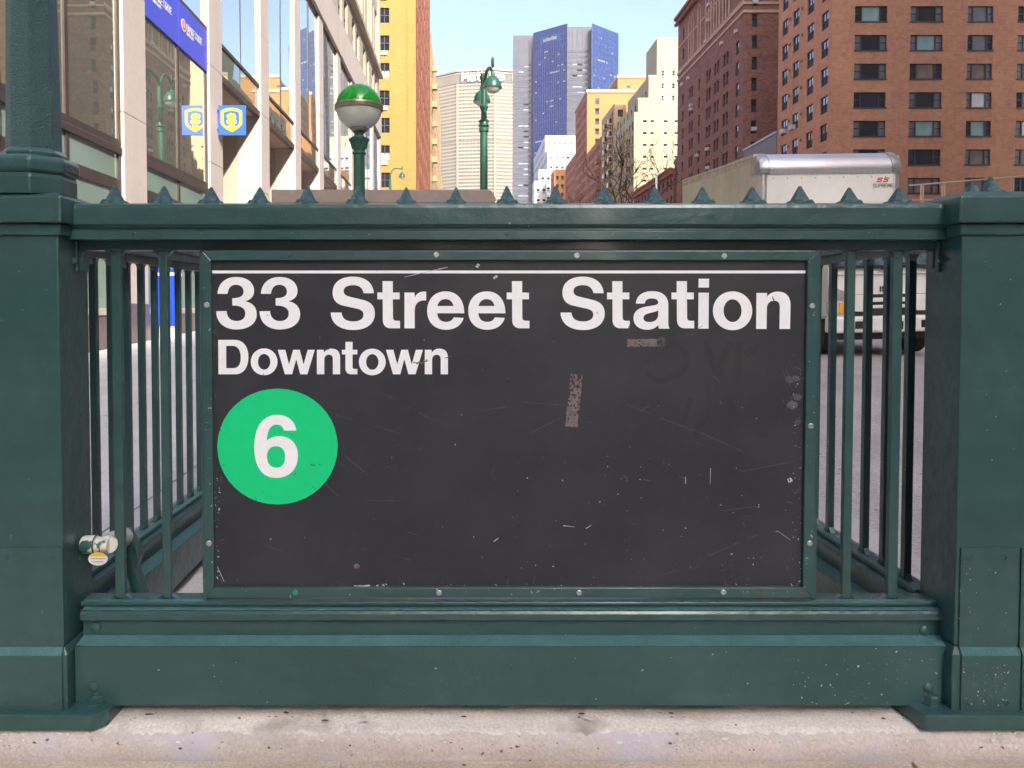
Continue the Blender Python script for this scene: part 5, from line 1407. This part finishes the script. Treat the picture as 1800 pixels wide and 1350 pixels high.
# ------------------------------------------------------------------ the station sign
SY = 1.783                                            # face of the black panel
sg_ = thing('station_sign', 'black enamel subway sign reading 33 Street Station Downtown with a green 6 disc', 'sign', at(897, 1050, SY))
so = Vector(sg_.location)
def sb(name, px0, px1, py0, py1, y0, y1, mat_, bevel=.0015, parent=None):
    p, q = at(px0, py0, y0), at(px1, py1, y0); m = MB(); m.box(p.x-so.x, q.x-so.x, y0-so.y, y1-so.y, q.z-so.z, p.z-so.z); return obj(name, m, mat_, parent or sg_, bevel=bevel)
FYf = SY-.010
ax0, ax1, az0, az1 = FX(357.5,FYf), FX(1436.5,FYf), FZ(1051,FYf), FZ(440.5,FYf)
ix0, ix1, iz0, iz1 = FX(372,FYf), FX(1418,FYf), FZ(1033,FYf), FZ(457.5,FYf)
def frame_bar(a, b_, c, d):
    m = MB(); f = [Vector((p[0]-so.x, FYf-so.y, p[1]-so.z)) for p in (a, b_, c, d)]
    bk = [p+Vector((0,.024,0)) for p in f]
    m.loft([f, bk]); return obj('frame_bar', m, GREEN, sg_, bevel=.0018)
g_ = .0004
frame_bar((ax0,az1),(ix0,iz1),(ix1,iz1),(ax1,az1)); frame_bar((ax0,az0),(ax1,az0),(ix1,iz0),(ix0,iz0))
frame_bar((ax0,az0+g_),(ix0,iz0+g_),(ix0,iz1-g_),(ax0,az1-g_)); frame_bar((ax1,az0+g_),(ax1,az1-g_),(ix1,iz1-g_),(ix1,iz0+g_))
sb('panel', 364, 1430, 448, 1043, SY, SY+.010, BOARD, .0)
# an outer angle iron that holds the sign
fb('sign_stop', 352, 358.5, 1.79, 1.836, ct_+.0003, zl-.0003, parent=fr, bevel=.001); fb('sign_stop', 1435, 1441, 1.79, 1.836, ct_+.0003, zl-.0003, parent=fr, bevel=.001)
fb('sign_stop', 362, 1432, 1.79, 1.83, zl-.010, zl-.0003, parent=fr, bevel=.001)
for (px, py, mt2) in ((510,448,GREEN),(767,448,STEEL),(1014,449,STEEL),(1273,450,STEEL),(519,1041.5,SCREW_G),(772,1042,STEEL),(1018,1042,STEEL),(1271.5,1041,STEEL),
                (360.5,536,STEEL),(363,747,GREEN),(367.5,955,STEEL),(1427.5,538,STEEL),(1425,749,STEEL),(1423.5,955,STEEL)):
    if px < 400: px = max(px, 363.5)
    lathe_at('screw', px, py, FYf, .0066, .003, mt2, sg_, off=so)
LYf = SY-.0006
def tf(ox, oy, s_, dx=0.0, dy=0.0):
    def f(a, b_):
        p = at(ox + a/s_ + dx, oy + b_/s_ + dy, LYf); return (p.x-so.x, p.z-so.z)
    return f
k1 = 1800/170.0; k2 = 1800/260.0; k3 = 1765/170.0
G3 = 'M 130 385 C 140 190 280 72 480 72 C 680 72 810 180 810 330 C 810 430 755 495 640 525 C 785 550 860 640 860 770 C 860 945 700 1050 480 1050 C 255 1050 105 915 105 710 L 300 707 C 305 830 375 893 485 893 C 585 893 648 840 648 755 C 648 650 565 605 405 603 L 405 467 C 550 467 615 425 615 345 C 615 270 560 218 475 218 C 385 218 330 270 315 388 Z'
GS = 'M 922 375 L 732 375 C 715 275 645 225 540 225 C 430 225 360 265 360 335 C 360 395 400 422 470 440 L 720 500 C 870 535 942 620 942 755 C 942 945 785 1060 540 1060 C 285 1060 125 935 120 735 L 322 735 C 330 845 405 900 535 900 C 650 900 730 860 730 775 C 730 715 690 685 630 668 L 350 605 C 220 575 155 490 155 360 C 155 180 300 65 535 65 C 760 65 910 180 922 375 Z'
GT = 'M 1085 150 L 1275 150 L 1275 362 L 1402 362 L 1402 488 L 1275 488 L 1278 815 C 1278 870 1300 888 1345 888 L 1410 888 L 1410 1028 L 1235 1028 C 1140 1028 1090 960 1090 870 L 1088 488 L 988 488 L 988 362 L 1085 362 Z'
GR = 'M 115 362 L 303 362 L 310 450 C 345 370 420 335 520 345 L 520 512 C 390 495 307 560 307 700 L 307 1028 L 115 1028 Z'
GE = 'M 1230 748 L 725 748 C 735 855 795 908 885 908 C 960 908 1005 885 1035 822 L 1218 835 C 1175 980 1050 1055 890 1055 C 675 1055 538 915 538 700 C 538 490 675 340 885 340 C 1100 340 1230 500 1230 748 Z M 1028 613 C 1010 530 960 485 880 485 C 800 485 745 535 730 613 Z'
GA = 'M 612 568 C 620 420 740 337 915 337 C 1110 337 1215 430 1215 600 L 1215 900 C 1215 960 1215 985 1240 1035 L 1048 1035 C 1035 1010 1030 990 1028 965 C 985 1020 915 1055 825 1055 C 670 1055 568 970 568 840 C 568 720 650 650 800 625 L 940 602 C 1000 592 1028 580 1028 545 C 1028 500 985 472 910 472 C 825 472 785 505 778 568 Z M 1028 690 C 990 720 940 728 880 742 C 790 762 752 790 752 835 C 752 885 795 912 860 912 C 965 912 1028 860 1028 770 Z'
GN = 'M 1057 370 L 1252 370 L 1255 445 C 1300 375 1370 345 1455 345 C 1610 345 1690 440 1690 600 L 1682 1040 L 1485 1040 L 1492 640 C 1492 555 1460 515 1385 515 C 1300 515 1250 570 1250 660 L 1245 1040 L 1050 1040 Z'
GD = 'M 90 132 L 400 132 C 555 132 652 260 652 450 C 652 645 560 772 410 772 L 95 772 Z M 237 243 L 240 658 L 380 658 C 465 655 510 580 510 465 C 510 330 460 243 360 243 Z'
GW = 'M 958 207 L 1048 207 L 1095 385 L 1145 207 L 1225 207 L 1272 385 L 1322 207 L 1408 207 L 1318 505 L 1232 505 L 1182 320 L 1132 505 L 1045 505 Z'
GN2 = 'M 118 207 L 200 207 L 202 245 C 222 210 255 193 295 193 C 365 193 400 235 400 305 L 400 505 L 312 505 L 312 325 C 312 285 295 267 265 267 C 228 267 207 292 207 335 L 207 505 L 118 505 Z'
GT2 = 'M 465 110 L 552 110 L 552 207 L 610 207 L 610 263 L 552 263 L 552 410 C 552 433 562 440 582 440 L 610 440 L 610 505 L 535 505 C 490 505 465 475 465 430 L 465 263 L 422 263 L 422 207 L 465 207 Z'
def letter(path, f, name='letter', mat_=WHITE_V, parent=None, y=LYf): return flat_letter(name, contour(path, f), y-so.y, .0006, mat_, parent or sg_)
letter(G3, tf(370,480,k1), 'numeral'); letter(G3, tf(370,480,k1,76.3), 'numeral')
letter(GS, tf(570,480,k1)); letter(GT, tf(570,480,k1)); letter(GR, tf(700,480,k1)); letter(GE, tf(700,480,k1)); letter(GE, tf(700,480,k1,72.25)); letter(GT, tf(570,480,k1,227.4))
letter(GS, tf(570,480,k1,404)); letter(GT, tf(570,480,k1,403.8)); letter(GA, tf(1060,480,k1)); letter(GT, tf(570,480,k1,517.1))
letter('M -20 105 L 175 105 L 172 270 L -22 270 Z', tf(1230,480,k1)); letter('M -22 365 L 170 365 L 165 1035 L -28 1035 Z', tf(1230,480,k1))
letter(ell(612,702,366,362)+ell(612,700,168,212), tf(1230,480,k1)); letter(GN, tf(1230,480,k1))
letter(GD, tf(375,585,k1)); letter(ell(945,540,248,250)+ell(945,540,115,147), tf(375,585,k1)); letter(GW, tf(540,585,k2,-190.1)); letter(GN2, tf(540,585,k2)); letter(GT2, tf(540,585,k2))
letter(ell(792,355,163,162)+ell(792,355,75,95), tf(540,585,k2)); letter(GW, tf(540,585,k2)); letter(GN2, tf(540,585,k2,189.6))
letter('M 369 475.5 L 1418 475.5 L 1418 480.5 L 369 480.5 Z', tf(0,0,1.0), 'rule_line')
disc = letter(ell(487.8,785,105.8,101.8), tf(0,0,1.0), 'route_disc', GREEN_V)
G6 = 'M 1255 382 L 1035 382 C 1015 310 965 272 900 272 C 780 272 722 380 716 575 C 770 510 845 485 950 485 C 1150 485 1285 625 1285 845 C 1285 1080 1125 1247 895 1247 C 625 1247 487 1040 487 680 C 487 310 650 95 905 95 C 1095 95 1225 195 1255 382 Z M 890 668 C 785 668 718 740 718 855 C 718 980 785 1060 890 1060 C 990 1060 1052 985 1052 860 C 1052 740 990 668 890 668 Z'
letter(G6, tf(400,720,k3), 'numeral', WHITE_V, disc, LYf-.0005)
# wear: flecks, scratches, sticker remains, smudges
wb = [(FX(380,SY),FX(1410,SY),FZ(1030,SY),FZ(465,SY))]
fleck_part('scratch', sg_, so, wb+[(FX(900,SY),FX(1410,SY),FZ(1030,SY),FZ(800,SY))], 120, .0009, FLECK, SY-.0013, 41, 2.2)
fleck_part('scratch', sg_, so, wb, 130, .0010, FAINT, SY-.0011, 42, 9)
def line_part(name, segs, w, mat_, y, seed=0):
    m = MB(); rnd = random.Random(seed)
    for pts_ in segs:
        P = [at(a, b_, y) for a, b_ in pts_]
        for A, B_ in zip(P, P[1:]):
            d = (B_-A); L = d.length; d.normalize(); n = Vector((-d.z,0,d.x)); ns = max(1, int(L/.02)); last = A
            for i in range(ns):
                w0 = w*rnd.uniform(.3,1.2); w1 = w*rnd.uniform(.3,1.2); q = A+d*L*(i+1)/ns + n*rnd.uniform(-.0005,.0005)
                if rnd.random() < .88: m.add([last-n*w0-so, q-n*w1-so, q+n*w1-so, last+n*w0-so], [(0,1,2,3)])
                last = q
    return tag(obj(name, m, mat_, sg_), kind='stuff')
line_part('scratch', [[(711,487),(740,480),(787,470)],[(1205,838),(1205,850)],[(1249,823),(1248,851)],[(1366,933),(1390,950),(1413,965)],[(1383,826),(1389,845)],[(990,924),(1010,926)],[(1030,929),(1040,923)],[(382,996),(394,1022)],[(632,915),(634,926)],[(868,952),(876,946)]], .0009, FLECK, SY-.0016, 3)
line_part('scratch', [[(1101,710),(1160,735),(1230,760),(1305,793)],[(920,707),(995,712)],[(590,730),(640,742)],[(655,748),(705,763)],[(735,726),(785,748)],[(840,722),(890,715)],[(645,880),(707,880)],[(600,795),(640,830)],[(595,810),(615,830)],[(570,850),(610,885)],[(700,930),(735,942)],[(1125,722),(1160,705)],[(985,735),(930,762)],[(1375,650),(1395,690)],[(1380,648),(1398,680)],[(1215,590),(1235,572)],[(1300,830),(1400,810)],[(1240,980),(1330,940)],[(470,960),(500,970)],[(1160,1010),(1230,995)],[(690,975),(720,985)],[(1250,900),(1330,890)],[(865,805),(866,840),(890,862)]], .0007, FAINT, SY-.0014, 4)
def tatter(px0, py0, px1, py1, wpx, nL, nW, keep, seed, mat_=RESIDUE):
    rnd = random.Random(seed); a = Vector((px0,py0)); b_ = Vector((px1,py1)); d = b_-a; n = Vector((-d.y,d.x)).normalized(); m = MB()
    grid = {}
    for i in range(nL+1):
        for j in range(nW+1):
            q = a + d*(i/nL) + n*wpx*((j/nW)-.5) + Vector((rnd.uniform(-.6,.6), rnd.uniform(-.6,.6))); grid[i,j] = at(q.x, q.y, SY-.0012)-so
    for i in range(nL):
        for j in range(nW):
            if rnd.random() < keep(i/nL): m.add([grid[i,j],grid[i+1,j],grid[i+1,j+1],grid[i,j+1]], [(0,1,2,3)])
    return obj('sticker_remnant', m, mat_, sg_)
tatter(1004, 750, 1014, 658, 21, 24, 8, lambda t: .95-.5*t, 51)
tatter(1102, 603, 1155, 602, 13, 16, 5, lambda t: .97, 52); tatter(1155, 602, 1171, 602, 17, 6, 6, lambda t: .55, 53, FAINT)
tatter(622, 1031.5, 650, 1030.5, 5, 8, 2, lambda t: .8, 54, FLECK); tatter(662, 1031, 676, 1030, 6, 4, 2, lambda t: .8, 55, FLECK)
tatter(867, 489, 875, 485, 4, 4, 2, lambda t: .7, 56, FLECK); tatter(838, 470, 842, 464, 5, 3, 2, lambda t: .7, 57, FLECK)
tatter(727, 639, 752, 634, 6, 10, 3, lambda t: .5, 58, RESIDUE); tatter(1092, 838, 1104, 845, 9, 4, 3, lambda t: .6, 59, FAINT); tatter(1385, 845, 1392, 843, 7, 4, 3, lambda t: .6, 60, FLECK)
for i, (a, b_, r) in enumerate(((1388,668,9),(1398,665,8),(1402,698,9),(1393,712,11),(1402,742,7),(627,995,6))):
    rnd = random.Random(i); m = MB(); P = [at(a+r*rnd.uniform(.7,1)*math.cos(q), b_+r*.8*rnd.uniform(.7,1)*math.sin(q), SY-.001)-so for q in [2*math.pi*k/12 for k in range(12)]]
    m.add(P, [tuple(range(12))]); obj('smudge', m, FAINT if i < 5 else RESIDUE, sg_)
fleck_part('scratch', sg_, so, [(FX(372,SY),FX(392,SY),FZ(1030,SY),FZ(465,SY)),(FX(1385,SY),FX(1416,SY),FZ(1030,SY),FZ(620,SY)),(FX(375,SY),FX(1416,SY),FZ(1032,SY),FZ(1018,SY))], 170, .0013, FAINT, SY-.0010, 46, 6)
fleck_part('scratch', sg_, so, [(FX(1396,SY),FX(1416,SY),FZ(1031,SY),FZ(640,SY)),(FX(600,SY),FX(1416,SY),FZ(1032,SY),FZ(1026,SY)),(FX(372,SY),FX(384,SY),FZ(1030,SY),FZ(840,SY))], 90, .0011, FLECK, SY-.0012, 47, 3)
def soft_stroke(pts_, w, name='smudge', mat_=None):
    m = MB(); P = [at(a, b_, SY-.0008)-so for a, b_ in pts_]
    for A, B_ in zip(P, P[1:]):
        d = (B_-A).normalized(); n = Vector((-d.z, 0, d.x))*w; LAY[0] += .00004; o = Vector((0, LAY[0]-.0004, 0))
        m.add([A-n+o, B_-n+o, B_+n+o, A+n+o], [(0,1,2,3)])
    return obj(name, m, mat_ or SMUDGE, sg_)
LAY = [0.0]
for pts_, w in (([(1135,640),(1150,612),(1185,603),(1210,625),(1200,655),(1160,672),(1138,655)],.007),([(1240,600),(1252,640),(1262,660),(1275,620),(1285,600)],.008),([(1300,600),(1295,660),(1293,700)],.009),([(1310,625),(1335,605)],.008),
                ([(1244,660),(1245,720)],.0012),([(1290,700),(1288,770)],.0014),([(1225,770),(1240,720),(1250,765)],.009),([(1300,720),(1330,740),(1345,770)],.010),([(1200,745),(1215,700)],.006)):
    soft_stroke(pts_, w)
fleck_part('rust_chip', sg_, so, [(FX(1330,FYf),FX(1420,FYf),az0+.004,iz0-.006)], 16, .0016, RUST, FYf-.0008, 48, 9)
fleck_part('rust_chip', sg_, so, [(ax0+.003,ix0-.003,az0+.02,az1-.02),(ix1+.003,ax1-.003,az0+.02,az1-.02),(ax0+.02,ax1-.02,az0+.004,iz0-.004)], 60, .0010, CHIP, FYf-.0006, 45, 4)

# ------------------------------------------------------------------ standpipe inside the left corner, with its tag
PYp = 1.795
sp = thing('standpipe_valve', 'green and white painted pipe valve with an iron flap in the lower left corner', 'pipe', at(150, 957, PYp))
s0 = Vector(sp.location); s = PYp/F0
def X_(px): return FX(px, PYp)-s0.x
cz = FZ(957, PYp)-s0.z
m = MB(); m.lathe([(.001,X_(139)),(14*s,X_(140)),(16*s,X_(144)),(16*s,X_(163)),(15*s,X_(165))], 0, 0, cz, n=24, axis='X'); obj('end_cap', m, PIPE_W, sp, smooth=True)
m = MB(); m.lathe([(14*s,X_(165)),(15.5*s,X_(168)),(14*s,X_(176)),(12.5*s,X_(183)),(12*s,X_(187))], 0, 0, cz-.002, n=24, axis='X'); obj('coupling', m, PIPE_W, sp, smooth=True)
m = MB(); m.tube([(X_(185),0,cz),(FX(192,PYp+.035)-s0.x,.035,cz-.003),(FX(202,PYp+.07)-s0.x,.07,cz-.008),(FX(210,PYp+.105)-s0.x,.108,cz-.016)], [16*s,17*s,18*s,19*s], 16); obj('elbow', m, PIPE_W, sp, smooth=True)
m = MB()
pf = [(189,958),(206,934),(219,932),(238,963),(240,980),(233,998),(252,1054),(228,1054),(214,1003),(200,990)]
m.loft([[Vector((FX(a,PYp+.105), PYp+.105+d, FZ(b_,PYp+.105)))-s0 for a, b_ in pf] for d in (0, .03)]); obj('flap', m, GREEN, sp, bevel=.004)
for k in range(3):
    m = MB(); a = [(222+4*k, 950+5*k), (231+2*k, 972+9*k)]; P = [Vector((FX(u,PYp+.1), PYp+.103, FZ(v,PYp+.1)))-s0 for u, v in a]; m.tube(P, .0022, 5); obj('rib', m, GREEN, sp)
m = MB(); m.tube([(X_(164)+0, -16.5*s*math.cos(q), cz+16.5*s*math.sin(q)) for q in [2*math.pi*i/20 for i in range(21)]], .0016, 5); obj('wire', m, BLACKPL, sp)
tg = thing('inspection_tag', 'oval yellow and white tag hanging from the pipe valve', 'tag', at(172, 983, PYp-.03))
t0 = Vector(tg.location); yq = PYp-.03
def tfo(a, b_): p = at(a, b_, yq); return (p.x-t0.x, p.z-t0.z)
flat_letter('tag_plate', contour(ell(172,982.5,17,11.5), tfo), 0, .001, TAG, tg)
flat_letter('tag_band', contour('M 157 977.5 C 162 971 168 970.5 172 970.5 C 178 970.5 184 972.5 187 977.5 Z', tfo), -.0008, .0007, YELLOW, tg)
m = MB()
rnd = random.Random(9)
for row, (xa, xb, y_) in enumerate(((160,184,982),(162,182,987.5))):
    x = xa
    while x < xb:
        w_ = rnd.uniform(.6,1.8); p, q = tfo(x, y_-.5), tfo(x+w_, y_+.5); m.box(p[0], q[0], -.0007, -.0002, q[1], p[1]); x += w_+.7
tag(obj('tag_print', m, BLACKP, tg), kind='stuff')
m = MB(); m.tube([tuple(Vector((FX(171,yq), yq, FZ(973,yq)))-t0), tuple(Vector((FX(167,yq), yq+.005, FZ(968,yq)))-t0), tuple(Vector((FX(164,yq), yq+.012, FZ(963,yq)))-t0)], .0014, 5); obj('tag_wire', m, BLACKPL, tg)

# kinds that repeat share a group
GROUPS = {'street_lamp': 'green street lamps along the avenue', 'railing_post': 'green posts at the railing corners', 'side_railing': 'railings beside the stairwell',
          'bare_tree': 'bare trees on the median', 'stepped_office_building': 'white stepped office blocks', 'unseen_light_blocker': 'unseen blocks placed around the crossing to shape the light'}
for o in sc.objects:
    k = o.name.split('.')[0]
    if o.parent is None and k in GROUPS: o['group'] = GROUPS[k]
